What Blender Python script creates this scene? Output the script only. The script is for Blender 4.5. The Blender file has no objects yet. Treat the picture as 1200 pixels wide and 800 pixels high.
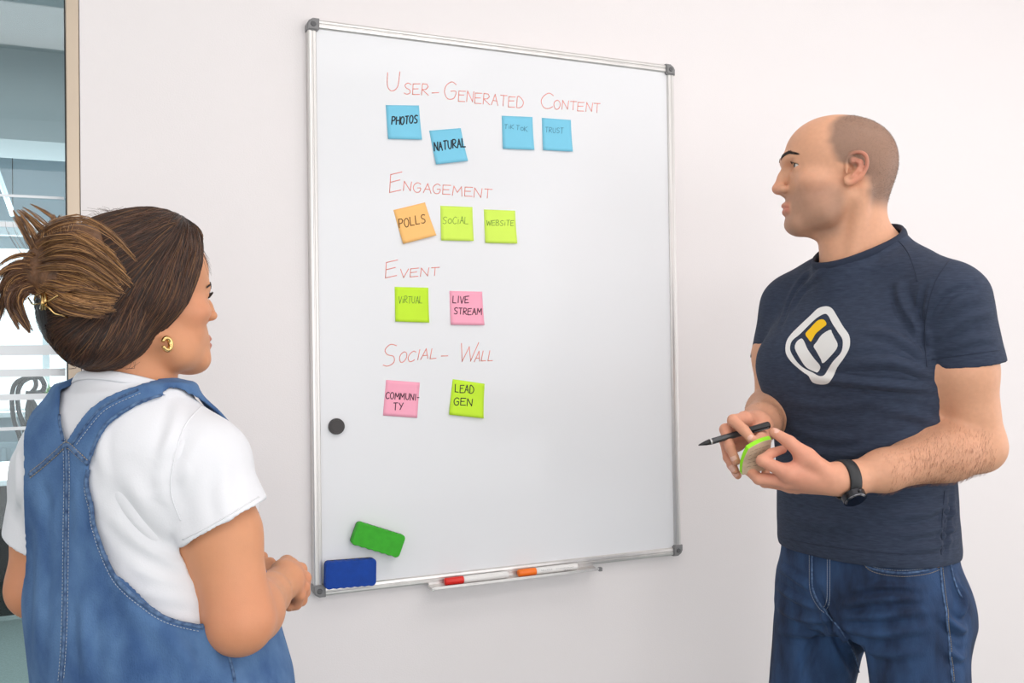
import bpy, bmesh, math, random
import numpy as np
from mathutils import Vector, Matrix
from mathutils.bvhtree import BVHTree

# ------------------------------------------------------------------ camera
FPX = 1108.05
CAM = np.array([-.407, -1.958, 1.377])
YAW, PIT, ROL = (math.radians(a) for a in (23.74, .73, -.79))
FW = np.array([math.sin(YAW)*math.cos(PIT), math.cos(YAW)*math.cos(PIT), math.sin(PIT)])
_r = np.cross(FW, [0, 0, 1]); _r /= np.linalg.norm(_r); _u = np.cross(_r, FW)
RT = _r*math.cos(ROL)+_u*math.sin(ROL)
UP = -_r*math.sin(ROL)+_u*math.cos(ROL)
scene = bpy.context.scene
cd = bpy.data.cameras.new('camera'); cam = bpy.data.objects.new('camera', cd)
scene.collection.objects.link(cam); scene.camera = cam
cd.sensor_width = 36; cd.lens = FPX/1200*36; cd.clip_start = .05; cd.clip_end = 200
cam.matrix_world = Matrix(((RT[0], UP[0], -FW[0], CAM[0]), (RT[1], UP[1], -FW[1], CAM[1]), (RT[2], UP[2], -FW[2], CAM[2]), (0, 0, 0, 1)))

# ------------------------------------------------------------------ world, exposure, lights
vs = scene.view_settings
vs.view_transform = 'Standard'; vs.look = 'None'; vs.gamma = 1; vs.use_curve_mapping = False
vs.exposure = 0.05
w = bpy.data.worlds.new('overcast_sky'); scene.world = w; w.use_nodes = True
w.node_tree.nodes['Background'].inputs[0].default_value = (.90, .96, 1, 1)
w.node_tree.nodes['Background'].inputs[1].default_value = 1.6

def area(name, loc, aim, sx, sy, power, col=(1, 1, 1)):
    l = bpy.data.lights.new(name, 'AREA'); l.shape = 'RECTANGLE'; l.size = sx; l.size_y = sy
    l.energy = power; l.color = col
    o = bpy.data.objects.new(name, l); scene.collection.objects.link(o); o.location = loc
    o.rotation_euler = (Vector(aim)-Vector(loc)).to_track_quat('-Z', 'Y').to_euler()
    return o
area('daylight_right_window', (3.55, -2.2, 1.65), (0, -2.2, 1.6), 3.2, 1.9, 31, (1, .985, .995))
area('daylight_front_window', (0.6, -4.45, 1.45), (0.6, 0, 1.35), 4.6, 2.2, 60, (.985, .99, 1))
area('ceiling_panel_light_near', (0.2, -2.6, 2.86), (0.2, -2.6, 0), 2.4, .6, 17, (1, .975, .97))
area('ceiling_panel_light_far', (1.2, -1.25, 2.86), (1.2, -1.25, 0), 2.4, .45, 12, (1, .975, .97))
area('daylight_left_window', (-2.95, -2.4, 1.75), (0, -2.4, 1.6), 2.4, 1.5, 16, (1, .98, .98))
area('far_room_fill_light', (-1.0, 1.8, 2.9), (-1.0, 1.8, 0), 2.2, .8, 60, (.95, .98, 1))  # fill added to brighten the far room, not a known ceiling fixture
area('daylight_far_window', (-1.2, 6.25, 1.6), (-1.2, 0, 1.4), 3.4, 1.4, 250, (.93, .98, 1))

# ------------------------------------------------------------------ helpers
C = scene.collection
def P(px, py, d):
    return CAM + d*FW + (px-600)/FPX*d*RT - (py-400)/FPX*d*UP
def on_y(px, py, y):
    v = P(px, py, 1)-CAM
    return CAM + v*(y-CAM[1])/v[1]

def tag(o, label=None, cat=None, group=None, kind=None):
    if label: o['label'] = label
    if cat: o['category'] = cat
    if group: o['group'] = group
    if kind: o['kind'] = kind
    return o

def thing(name, loc, label, cat, group=None, rz=0):
    o = bpy.data.objects.new(name, None); C.objects.link(o); o.location = loc; o.rotation_euler = (0, 0, rz)
    o.empty_display_size = .05
    return tag(o, label, cat, group)

def link(name, me, mat=None, parent=None, smooth=False, world=True):
    o = bpy.data.objects.new(name, me); C.objects.link(o)
    if mat: me.materials.append(mat)
    if smooth and len(me.polygons): me.polygons.foreach_set('use_smooth', [True]*len(me.polygons))
    if parent:
        o.parent = parent
        if world:
            o.matrix_parent_inverse = parent_matrix(parent).inverted()
    return o

def parent_matrix(p):
    m = Matrix.LocRotScale(p.location, p.rotation_euler, p.scale)
    if p.parent: m = parent_matrix(p.parent) @ p.matrix_parent_inverse @ m
    return m

def me_from(verts, faces, name='m'):
    me = bpy.data.meshes.new(name); me.from_pydata([tuple(map(float, v)) for v in verts], [], faces); me.update()
    return me

def bm_obj(name, bm, mat=None, parent=None, smooth=False):
    me = bpy.data.meshes.new(name); bmesh.ops.recalc_face_normals(bm, faces=bm.faces); bm.to_mesh(me); bm.free()
    return link(name, me, mat, parent, smooth)

def box_bm(lo, hi, bevel=0, seg=2, bm=None):
    bm = bm or bmesh.new()
    r = bmesh.ops.create_cube(bm, size=1)
    for v in r['verts']:
        v.co = Vector([(lo[i]+hi[i])/2+v.co[i]*(hi[i]-lo[i]) for i in range(3)])
    if bevel:
        es = list({e for v in r['verts'] for e in v.link_edges})
        bmesh.ops.bevel(bm, geom=es, offset=bevel, segments=seg, profile=.5, affect='EDGES')
    return bm
def box(name, lo, hi, mat, parent=None, bevel=0, seg=2, smooth=False):
    return bm_obj(name, box_bm(lo, hi, bevel, seg), mat, parent, smooth)

def tube_geo(pts, rad, seg=8, verts=None, faces=None, flat=None, cap=True):
    """tube along pts; rad scalar or list; flat=(normal, ratio) squashes along normal"""
    verts = [] if verts is None else verts; faces = [] if faces is None else faces
    pts = [Vector(p) for p in pts]; n = len(pts)
    rad = [rad]*n if not hasattr(rad, '__len__') else rad
    prev = None; base = len(verts)
    for i, p in enumerate(pts):
        t = (pts[min(i+1, n-1)]-pts[max(i-1, 0)])
        t = t.normalized() if t.length > 1e-9 else Vector((0, 0, 1))
        if flat is not None: nn = Vector(flat[0]); a = t.cross(nn).normalized(); b = a.cross(t).normalized()*flat[1]
        else:
            if prev is None: prev = t.orthogonal().normalized()
            a = (prev-t*prev.dot(t)).normalized(); prev = a; b = t.cross(a)
        for k in range(seg):
            an = 2*math.pi*k/seg
            verts.append(p+(a*math.cos(an)+b*math.sin(an))*rad[i])
    for i in range(n-1):
        for k in range(seg):
            k2 = (k+1) % seg
            faces.append((base+i*seg+k, base+i*seg+k2, base+(i+1)*seg+k2, base+(i+1)*seg+k))
    if cap:
        faces.append(tuple(base+k for k in reversed(range(seg)))); faces.append(tuple(base+(n-1)*seg+k for k in range(seg)))
    return verts, faces
def tube(name, pts, rad, mat, parent=None, seg=10, flat=None):
    v, f = tube_geo(pts, rad, seg, flat=flat)
    return link(name, me_from(v, f, name), mat, parent, True)

def spline(pts, n=8, closed=False):
    pts = [np.array(p, float) for p in pts]; out = []; m = len(pts)
    rng = range(m if closed else m-1)
    for i in rng:
        g = (lambda k: pts[k % m]) if closed else (lambda k: pts[max(0, min(m-1, k))])
        p0, p1, p2, p3 = g(i-1), g(i), g(i+1), g(i+2)
        for j in range(n):
            t = j/n
            out.append(.5*((2*p1)+(-p0+p2)*t+(2*p0-5*p1+4*p2-p3)*t*t+(-p0+3*p1-3*p2+p3)*t**3))
    if not closed: out.append(pts[-1])
    return out

# ------------------------------------------------------------------ materials
def lin(c):
    return tuple(((x/255)/12.92 if x/255 <= .04045 else ((x/255+.055)/1.055)**2.4) for x in c)
def mat(name, rgb, rough=.5, metal=0, var=0, vscale=8, bump=0, bscale=200, stretch=None, coat=0, sheen=0, emit=0, sss=0, attr=None, spec=.5, aniso=0, rgb2=None, detail=4):
    m = bpy.data.materials.new(name); m.use_nodes = True; nt = m.node_tree; N = nt.nodes; L = nt.links
    b = N['Principled BSDF']; c = lin(rgb)
    b.inputs['Base Color'].default_value = (*c, 1); b.inputs['Roughness'].default_value = rough
    b.inputs['Metallic'].default_value = metal; b.inputs['Specular IOR Level'].default_value = spec
    b.inputs['Coat Weight'].default_value = coat; b.inputs['Coat Roughness'].default_value = .08
    b.inputs['Sheen Weight'].default_value = sheen
    if emit: b.inputs['Emission Color'].default_value = (*c, 1); b.inputs['Emission Strength'].default_value = emit
    if sss:
        b.inputs['Subsurface Weight'].default_value = sss; b.inputs['Subsurface Radius'].default_value = (1, .35, .2); b.inputs['Subsurface Scale'].default_value = .006
    tc = N.new('ShaderNodeTexCoord'); mp = N.new('ShaderNodeMapping'); L.new(tc.outputs['Object'], mp.inputs[0])
    if stretch: mp.inputs['Scale'].default_value = stretch
    col = None
    if attr:
        a = N.new('ShaderNodeAttribute'); a.attribute_name = attr; col = a.outputs['Color']
    if var or rgb2:
        n = N.new('ShaderNodeTexNoise'); n.inputs['Scale'].default_value = vscale; n.inputs['Detail'].default_value = detail; L.new(mp.outputs[0], n.inputs[0])
        r = N.new('ShaderNodeValToRGB'); L.new(n.outputs[0], r.inputs[0])
        r.color_ramp.elements[0].position = .3; r.color_ramp.elements[1].position = .7
        if rgb2: e0, e1 = c, lin(rgb2)
        elif col is not None: e0, e1 = (1-var,)*3, (1+var,)*3
        else: e0, e1 = tuple(x*(1-var) for x in c), tuple(min(1, x*(1+var)) for x in c)
        r.color_ramp.elements[0].color = (*e0, 1); r.color_ramp.elements[1].color = (*e1, 1)
        if col is not None:
            mx = N.new('ShaderNodeMix'); mx.data_type = 'RGBA'; mx.blend_type = 'MULTIPLY'; mx.inputs[0].default_value = 1
            L.new(col, mx.inputs[6]); L.new(r.outputs[0], mx.inputs[7]); col = mx.outputs[2]
        else: col = r.outputs[0]
    if col is not None: L.new(col, b.inputs['Base Color'])
    if bump:
        n2 = N.new('ShaderNodeTexNoise'); n2.inputs['Scale'].default_value = bscale; n2.inputs['Detail'].default_value = 3; L.new(mp.outputs[0], n2.inputs[0])
        bp = N.new('ShaderNodeBump'); bp.inputs['Strength'].default_value = bump; bp.inputs['Distance'].default_value = .002
        L.new(n2.outputs[0], bp.inputs['Height']); L.new(bp.outputs[0], b.inputs['Normal'])
    return m

M_wall = mat('painted_plaster', (236, 230, 230), .85, var=.008, vscale=1.5, bump=.15, bscale=350)
M_ceil = mat('ceiling_paint', (235, 232, 228), .9, var=.01)
M_floor = mat('grey_green_carpet', (138, 150, 146), .95, var=.12, vscale=90, bump=.6, bscale=500)
M_board = mat('whiteboard_enamel', (232, 232, 235), .42, coat=.28, spec=.3)
M_alu = mat('brushed_aluminium', (216, 213, 211), .34, metal=.7, var=.06, vscale=30, stretch=(1, 1, .03))
M_alu_d = mat('aluminium_groove', (120, 116, 114), .4, metal=.9)
M_plg = mat('grey_plastic', (128, 127, 128), .45, bump=.1)
M_champ = mat('champagne_aluminium', (186, 170, 152), .35, metal=.55, var=.05, vscale=20, stretch=(1, 1, .05))
M_blk = mat('black_plastic', (26, 26, 28), .45, bump=.1)
M_white = mat('white_laminate', (236, 238, 240), .4)
M_ink_r = mat('red_marker_ink', (240, 146, 132), .6)
M_ink_k = mat('black_marker_ink', (30, 34, 44), .6)
M_ink_g = mat('faint_pencil_ink', (95, 140, 60), .7)
M_ink_b = mat('faint_pen_ink', (60, 110, 140), .7)

# ------------------------------------------------------------------ setting: room, glass partition, room beyond
WY = .02                                  # face of the main wall
XJ = -.432                                # where the wall ends and the glass begins
def S(o): o['kind'] = 'structure'; return o
S(box('wall_back', (XJ, WY, 0), (3.6, WY+.12, 2.9), M_wall))
S(box('wall_right', (3.6, -4.6, 0), (3.72, WY+.12, 2.9), M_wall))
S(box('wall_left', (-3.12, -4.6, 0), (-3.0, WY+.12, 2.9), M_wall))
S(box('wall_front', (-3.12, -4.72, 0), (3.72, -4.6, 2.9), M_wall))
S(box('ceiling', (-3.12, -4.72, 2.9), (3.72, WY+.12, 3.0), M_ceil))
S(box('floor', (-3.9, -4.72, -.1), (3.72, 6.4, 0), M_floor))
M_base = mat('baseboard_paint', (225, 222, 218), .5)
S(box('baseboard_back', (XJ+.03, WY-.012, 0), (3.6, WY, .07), M_base, bevel=.003))
# far room shell
M_fceil = mat('far_room_ceiling_paint', (168, 174, 176), .9)
M_fwall = mat('far_room_wall_paint', (168, 182, 190), .9)
S(box('ceiling_far', (-3.9, WY+.12, 2.95), (1.5, 6.4, 3.05), M_fceil))
S(box('wall_far_left', (-4.0, WY+.12, 0), (-3.9, 6.4, 3.0), M_fwall))
S(box('wall_far_right', (1.5, WY+.12, 0), (1.6, 6.4, 3.0), M_fwall))
S(box('trim_beam', (-3.9, 3.4, 2.49), (1.5, 3.9, 2.95), M_fceil))
wf = S(box('wall_far', (-3.9, 6.0, 0), (1.5, 6.12, 1.0), M_fwall))
for lo, hi in (((-3.9, 6, 2.27), (1.5, 6.12, 2.95)), ((-3.9, 6, 1.0), (-3.5, 6.12, 2.27)), ((.9, 6, 1.0), (1.5, 6.12, 2.27))):
    box('wall_panel', lo, hi, M_fwall, wf)
# far window with frame
win = S(box('window_1', (-3.5, 6.03, 1.0), (.9, 6.09, 1.04), M_white))
box('frame_rail', (-3.5, 6.03, 2.23), (.9, 6.09, 2.27), M_white, win)
for x in (-3.5, -2.2, -.78, .86): box('mullion', (x, 6.03, 1.04), (x+.05, 6.09, 2.23), M_white, win)
box('window_sill', (-3.5, 5.86, .96), (.9, 6.03, 1.0), M_white, win, bevel=.005)
bl = thing('roller_blind', (-1.3, 5.9, 2.27), 'white roller blind cassette above the bright window in the far room', 'blind')
box('cassette', (-3.5, 5.84, 2.29), (.9, 5.96, 2.40), M_white, bl, bevel=.01)
box('bottom_bar', (-3.5, 5.9, 2.20), (.9, 5.92, 2.29), mat('grey_blind_fabric', (165, 178, 184), .8), bl)
# glass partition beside the wall
def clear_mat():
    m = bpy.data.materials.new('partition_glass'); m.use_nodes = True; N = m.node_tree.nodes; L = m.node_tree.links
    N.remove(N['Principled BSDF']); out = N['Material Output']
    t = N.new('ShaderNodeBsdfTransparent'); t.inputs[0].default_value = (.90, .965, .975, 1)
    g = N.new('ShaderNodeBsdfGlossy'); g.inputs['Roughness'].default_value = .01
    fr = N.new('ShaderNodeFresnel'); fr.inputs[0].default_value = 1.5
    mx = N.new('ShaderNodeMixShader'); L.new(fr.outputs[0], mx.inputs[0]); L.new(t.outputs[0], mx.inputs[1]); L.new(g.outputs[0], mx.inputs[2])
    L.new(mx.outputs[0], out.inputs[0]); return m
M_glass = clear_mat()
M_film = mat('frosted_white_film', (238, 242, 246), .6)
wp = S(box('window_2', (-3.0, WY+.05, 0), (XJ, WY+.09, .06), M_champ))
box('partition_frame', (XJ-.024, WY+.0, 0), (XJ-.001, WY+.12, 2.9), M_champ, wp, bevel=.002)
box('frame_seal', (XJ-.027, WY+.02, 0), (XJ-.024, WY+.07, 2.9), M_blk, wp)
box('pane', (-3.0, WY+.045, .06), (XJ-.026, WY+.051, 2.86), M_glass, wp)
box('top_rail', (-3.0, WY, 2.86), (XJ-.024, WY+.12, 2.95), M_champ, wp)
for ya, yb in ((404, 416), (432, 441), (461, 468), (499, 503), (229, 232), (261, 267)):
    za, zb = on_y(45, ya, WY+.04)[2], on_y(45, yb, WY+.04)[2]
    box('film_stripe', (-3.0, WY+.042, zb), (XJ-.03, WY+.0445, za), M_film, wp)

# far room furniture
dk = thing('desk', (-1.6, 4.2, 0), 'white topped desk with a black front panel, beyond the glass', 'desk')
box('table_top', (-2.6, 3.7, .715), (-.2, 4.75, .745), M_white, dk, bevel=.004)
box('front_panel', (-2.5, 3.75, .02), (-.3, 3.78, .715), mat('matt_black_laminate', (10, 10, 11), .6, spec=.2), dk, bevel=.002)
for x in (-2.55, -.3):
    for y in (3.82, 4.65): box('leg', (x, y, 0), (x+.05, y+.05, .715), M_blk, dk, bevel=.003)
M_grey = mat('black_chair_mesh', (42, 44, 46), .7)
ch = thing('office_chair', (-.86, 5.2, 0), 'black mesh office chair with looped headrest behind the white desk', 'chair')
def fr(px, py, dy=0): return on_y(px, py, 5.2+dy)
tube('backrest_post', spline([fr(30, 560), fr(24, 515), fr(16, 490), fr(14, 462), fr(19, 448), fr(32, 442)]), .016, M_blk, ch)
tube('backrest_post', spline([fr(36, 560), fr(29, 505), fr(22, 480), fr(21, 460), fr(26, 448), fr(36, 442)]), .016, M_blk, ch)
tube('headrest_hoop', spline([fr(30, 443), fr(40, 443), fr(42, 452), fr(36, 460), fr(30, 460)], 6), .016, M_blk, ch)
tube('headrest_hoop', spline([fr(38, 442), fr(47, 442), fr(52, 451), fr(48, 459), fr(32, 461)], 6), .018, M_blk, ch)
me = spline([fr(34, 470), fr(38, 470), fr(46, 485), fr(56, 505), fr(56, 540), fr(40, 545), fr(33, 490)], 5, True)
tube('back_frame', me+[me[0]], .018, M_blk, ch)
vv = [tuple(p) for p in me]; cc = np.mean(np.array(vv), 0); n = len(vv)
link('back_mesh', me_from(vv+[tuple(cc)]+[tuple(np.array(p)+(0, .006, 0)) for p in vv]+[tuple(cc+(0, .006, 0))], [(i, (i+1) % n, n) for i in range(n)]+[((i+1) % n+n+1, i+n+1, 2*n+1) for i in range(n)]), M_grey, ch)
box('seat', (-1.15, 4.9, .44), (-.62, 5.35, .52), M_grey, ch, bevel=.03, seg=3, smooth=True)
tube('gas_column', [(-.88, 5.12, .07), (-.88, 5.12, .44)], .03, M_blk, ch)
for k in range(5):
    a = k*2*math.pi/5+.3; e = (-.88+.3*math.cos(a), 5.12+.3*math.sin(a))
    lg = tube('base_arm', [(-.88, 5.12, .1), (e[0], e[1], .075)], [.03, .02], M_blk, ch)
    bm = bmesh.new(); bmesh.ops.create_uvsphere(bm, u_segments=12, v_segments=8, radius=.032)
    for v in bm.verts: v.co += Vector((e[0], e[1], .032))
    bm_obj('caster', bm, M_blk, lg, True)
# plant on the sill
pl = thing('potted_plant', (-.72, 5.93, 1.0), 'small green potted plant on the sill behind the mesh chair', 'plant')
bm = bmesh.new(); bmesh.ops.create_cone(bm, cap_ends=True, segments=20, radius1=.05, radius2=.065, depth=.09)
for v in bm.verts: v.co += Vector((-.72, 5.93, 1.045))
bm_obj('pot', bm, mat('pot_ceramic', (190, 190, 186), .5), pl)
M_leaf = mat('leaf_green', (74, 122, 52), .5, var=.3, vscale=30); rnd = random.Random(3)
v, f = [], []
for k in range(70):
    a = rnd.uniform(0, 6.28); e = rnd.uniform(.2, 1.4); L_ = rnd.uniform(.07, .17)
    d = Vector((math.cos(a)*math.cos(e), math.sin(a)*math.cos(e)*.6, math.sin(e))); s = d.cross(Vector((0, 0, 1))).normalized()*.012
    o = Vector((-.72, 5.93, 1.08)); b = len(v)
    v += [o, o+d*L_*.5+s, o+d*L_+Vector((0, 0, -.02)), o+d*L_*.5-s]; f.append((b, b+1, b+2, b+3))
fo = link('foliage', me_from(v, f), M_leaf, pl)
rad = thing('radiator', (-1.5, 5.9, 0), 'grey blue panel radiator below the far window', 'radiator')
M_rad = mat('radiator_paint', (172, 186, 194), .6)
box('panel', (-2.6, 5.9, .16), (.2, 5.96, .78), M_rad, rad, bevel=.01)
v = []
for k in range(46):
    x = -2.55+k*.06
    box('fin', (x, 5.885, .2), (x+.035, 5.9, .74), M_rad, rad, bevel=.004, seg=1)
for x in (-2.4, 0): box('foot', (x, 5.9, 0), (x+.04, 5.98, .16), M_rad, rad)
streak_root = thing('oblique_streak', (-1.2, 5.2, 2.2), 'slim white linear lamp put in for an oblique pale line under the far room ceiling', 'streak')  # glowing bar put in to stand for a pale diagonal streak beyond the glass
a_, b_ = on_y(-14, 170, 4.6), on_y(15, 252, 4.9)
tube('streak_bar', [a_, b_], .016, mat('streak_glow', (225, 235, 240), .5, emit=.4), streak_root, 8)
tube('cable', [a_, (a_[0], a_[1], 2.95)], .003, M_blk, streak_root, 6); tube('cable', [b_, (b_[0], b_[1], 2.95)], .003, M_blk, streak_root, 6)
# ------------------------------------------------------------------ whiteboard
BX, BZ, BW, BH = 0, .88, .9, 1.2
YF = 0.0                                   # front of the frame
YB = .0055                                 # writing surface
wb = thing('whiteboard', (BX+BW/2, WY, BZ), 'white magnetic whiteboard in an aluminium frame on the wall between the two people', 'whiteboard')
box('writing_surface', (BX+.01, YB, BZ+.01), (BX+BW-.01, WY-.001, BZ+BH-.01), M_board, wb)
FWD = .019
def frame_bar(x0, z0, x1, z1, horiz):
    """ribbed profile: two rounded ribs with a groove between, swept along the bar"""
    prof = [(0, WY), (0, .004), (.0012, YF+.001), (.0035, YF), (.0075, YF), (.0088, YF+.0014), (.0102, YF+.0014), (.0115, YF), (.0165, YF+.0008), (.0185, YF+.003), (.019, YB), (.019, WY)]
    v, f = [], []
    for e in (0, 1):
        for (t, y) in prof:
            if horiz == 'b': v.append((x0 if e == 0 else x1, y, z0+t))
            elif horiz == 't': v.append((x0 if e == 0 else x1, y, z1-t))
            elif horiz == 'l': v.append((x0+t, y, z0 if e == 0 else z1))
            else: v.append((x1-t, y, z0 if e == 0 else z1))
    n = len(prof)
    for i in range(n-1): f.append((i, i+1, n+i+1, n+i))
    f.append(tuple(range(n))); f.append(tuple(range(2*n-1, n-1, -1)))
    bm = bmesh.new(); bv = [bm.verts.new(p) for p in v]
    for q in f: bm.faces.new([bv[i] for i in q])
    return bm_obj('frame_rail', bm, M_alu, wb)
M_aluh = M_alu
frame_bar(BX+.02, BZ, BX+BW-.02, BZ+BH, 'b'); frame_bar(BX+.02, BZ, BX+BW-.02, BZ+BH, 't')
frame_bar(BX, BZ+.02, BX+BW, BZ+BH-.02, 'l'); frame_bar(BX, BZ+.02, BX+BW, BZ+BH-.02, 'r')
for cx, cz, sx, sz in ((BX, BZ, 1, 1), (BX+BW, BZ, -1, 1), (BX, BZ+BH, 1, -1), (BX+BW, BZ+BH, -1, -1)):
    s = .0245; q = -.0015
    pts = [(q, .011), (.0025, .004), (.011, q), (s, q), (s, .0205), (.0205, s), (q, s)]
    bm = bmesh.new(); lo = [bm.verts.new((cx+sx*a, WY, cz+sz*b)) for a, b in pts]; hi = [bm.verts.new((cx+sx*a, YF-.0035, cz+sz*b)) for a, b in pts]
    bm.faces.new(lo); bm.faces.new(hi)
    for i in range(len(pts)): j = (i+1) % len(pts); bm.faces.new((lo[i], lo[j], hi[j], hi[i]))
    es = [e for e in bm.edges if all(abs(v.co.y-(YF-.0035)) < 1e-6 for v in e.verts)]
    bmesh.ops.bevel(bm, geom=es, offset=.0025, segments=3, affect='EDGES')
    cn = bm_obj('corner_cap', bm, M_plg, wb)
    bm = bmesh.new(); bmesh.ops.create_cone(bm, cap_ends=True, segments=20, radius1=.006, radius2=.005, depth=.002)
    bmesh.ops.rotate(bm, verts=bm.verts, matrix=Matrix.Rotation(math.radians(90), 3, 'X'))
    bmesh.ops.translate(bm, verts=bm.verts, vec=(cx+sx*.0115, YF-.004, cz+sz*.0115)); bm_obj('screw_cover', bm, mat('dark_grey_plastic', (92, 92, 94), .5), cn)
# pen tray
T0, T1 = on_y(506, 684, -.02), on_y(700, 664, -.02)
tx0, tx1 = T0[0], T1[0]; tz = BZ-.0035
prof = [(YF+.001, tz+.010), (YF, tz+.0015), (-.010, tz), (-.027, tz-.001), (-.031, tz+.0035), (-.0325, tz+.0035), (-.0328, tz-.002), (-.029, tz-.0035), (-.008, tz-.0025), (YF+.003, tz-.001), (YF+.003, tz+.010)]
bm = bmesh.new(); A = [bm.verts.new((tx0, y, z)) for y, z in prof]; B = [bm.verts.new((tx1, y, z)) for y, z in prof]
for i in range(len(prof)): j = (i+1) % len(prof); bm.faces.new((A[i], A[j], B[j], B[i]))
bm.faces.new(A); bm.faces.new(B)
tray = thing('pen_tray', ((tx0+tx1)/2, 0, tz), 'narrow aluminium pen tray clipped to the bottom edge of the whiteboard', 'tray')
bm_obj('tray_channel', bm, M_alu, tray)
box('end_cap', (tx1-.002, -.034, tz-.005), (tx1+.006, -.025, tz+.004), M_plg, tray, bevel=.001)
box('end_cap', (tx0-.004, -.034, tz-.005), (tx0+.002, -.002, tz+.002), M_alu, tray, bevel=.001)

# stroke font: letters in a box 0..1 x 0..1 (before width), each a list of polylines
FONT = {
 'A': [[(0, 0), (.5, 1), (1, 0)], [(.2, .38), (.82, .36)]],
 'B': [[(0, 0), (0, 1), (.6, .98), (.8, .75), (.5, .52), (0, .5)], [(.5, .52), (.95, .3), (.7, .02), (0, 0)]],
 'C': [[(1, .85), (.6, 1), (.15, .75), (0, .4), (.25, .05), (.65, 0), (1, .15)]],
 'D': [[(0, 0), (.02, 1), (.5, .95), (.95, .6), (.85, .2), (.4, 0), (-.05, 0)]],
 'E': [[(1, 1), (0, .95), (0, 0), (1, .04)], [(0, .5), (.8, .55)]],
 'G': [[(.95, .85), (.55, 1), (.1, .75), (0, .35), (.3, 0), (.8, .05), (.95, .45), (.5, .45)]],
 'H': [[(0, 1), (0, 0)], [(1, 1), (1, 0)], [(0, .5), (1, .52)]],
 'I': [[(.5, 1), (.5, 0)]],
 'i': [[(.5, .65), (.5, 0)], [(.45, .9), (.55, .92)]],
 'K': [[(0, 1), (0, 0)], [(.9, 1), (0, .45), (1, 0)]],
 'L': [[(0, 1), (.02, .02), (.9, 0)]],
 'M': [[(0, 0), (.1, 1), (.5, .35), (.9, 1), (1, 0)]],
 'N': [[(0, 0), (.05, 1), (.9, .05), (1, 1)]],
 'O': [[(.5, 1), (.1, .8), (0, .4), (.3, 0), (.75, .05), (1, .45), (.85, .85), (.5, 1)]],
 'o': [[(.5, .7), (.1, .5), (.1, .15), (.5, 0), (.95, .2), (.9, .55), (.5, .7)]],
 'P': [[(0, 0), (.05, 1), (.7, .98), (.95, .75), (.7, .5), (.05, .45)]],
 'R': [[(0, 0), (.05, 1), (.7, .98), (.9, .75), (.6, .52), (.05, .48), (1, 0)]],
 'S': [[(1, .88), (.5, 1), (.1, .8), (.3, .55), (.8, .4), (.85, .12), (.4, 0), (0, .1)]],
 'T': [[(0, .97), (1, 1)], [(.5, .98), (.48, 0)]],
 'U': [[(0, 1), (.05, .3), (.4, 0), (.85, .2), (.95, 1)]],
 'V': [[(0, 1), (.45, 0), (1, 1)]],
 'W': [[(0, 1), (.25, 0), (.5, .8), (.75, 0), (1, 1)]],
 'Y': [[(0, 1), (.5, .5)], [(1, 1), (.3, 0)]],
 '-': [[(0, .45), (1, .48)]],
 '?': [],
}
rnd = random.Random(11)
def strokes(text, p0, p1, h, out, hb=None, gap=.28, slant=.06, width=None):
    """lay letters between pixels p0 and p1 on their baseline; h = height px"""
    p0 = np.array(p0, float); p1 = np.array(p1, float); n = len(text)
    ws = [{'I': .35, 'i': .35, ' ': .6, 'M': 1.25, 'W': 1.4, '-': .6}.get(c, 1) for c in text]
    tot = sum(ws)+gap*(n-1); t = 0; d = (p1-p0); L_ = np.linalg.norm(d); d /= L_
    for c, w_ in zip(text, ws):
        for pl_ in FONT.get(c, []):
            q = spline(pl_, 4) if c in 'CGOSUDo' else [np.array(x, float) for x in pl_]
            jx, jy = rnd.uniform(-.04, .04), rnd.uniform(-.05, .05)
            line = []
            for (x, y) in q:
                s_ = (t+(x+jx)*w_)/tot*L_
                line.append(p0+d*s_+np.array([slant*y*h, -h*(y+jy)]))
            out.append(line)
        t += w_+gap
    return out
def ink(name, lines, rad, m, parent, fn):
    v, f = [], []
    for ln in lines:
        pts = [fn(*q) for q in ln]
        for a_, b_ in zip(pts, pts[1:]):
            if np.linalg.norm(b_-a_) > 1e-6: tube_geo([a_-(b_-a_)*.03, b_+(b_-a_)*.03], rad, 6, v, f, flat=((0, 1, 0), .35))
    return link(name, me_from(v, f, name), m, parent, True)
bf = lambda x, y: on_y(x, y, YB-.0001)
H = []
strokes('U', (453, 107), (468, 106), 22, H); strokes('SER', (473, 110), (502, 112), 13, H); strokes('-', (506, 114), (514, 114), 12, H)
strokes('G', (521, 116), (535, 117), 20, H); strokes('ENERATED', (537, 118), (613, 127), 12.5, H)
ink('heading_writing', H, .00092, M_ink_r, wb, bf)['label'] = 'red handwritten word USER-GENERATED'; H = []
strokes('C', (634, 126), (648, 127), 18, H); strokes('ONTENT', (649, 127), (703, 132), 10.5, H)
ink('heading_writing', H, .00092, M_ink_r, wb, bf)['label'] = 'red handwritten word CONTENT'
H = []; strokes('E', (457, 225), (470, 223), 22, H); strokes('NGAGEMENT', (473, 223), (576, 233), 11, H)
ink('heading_writing', H, .00092, M_ink_r, wb, bf)['label'] = 'red handwritten heading ENGAGEMENT'
H = []; strokes('E', (452, 325), (465, 323), 19, H); strokes('VENT', (469, 325), (514, 323), 10, H)
ink('heading_writing', H, .00092, M_ink_r, wb, bf)['label'] = 'red handwritten heading EVENT'
H = []; strokes('S', (449, 429), (464, 426), 25, H); strokes('OCIAL', (467, 425), (512, 419), 12, H, slant=.2); strokes('-', (517, 421), (525, 421), 8, H)
ink('heading_writing', H, .00092, M_ink_r, wb, bf)['label'] = 'red handwritten word SOCIAL'; H = []
strokes('W', (537, 424), (557, 423), 21, H, slant=.2); strokes('ALL', (556, 424), (578, 422), 12, H, slant=.2)
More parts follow.
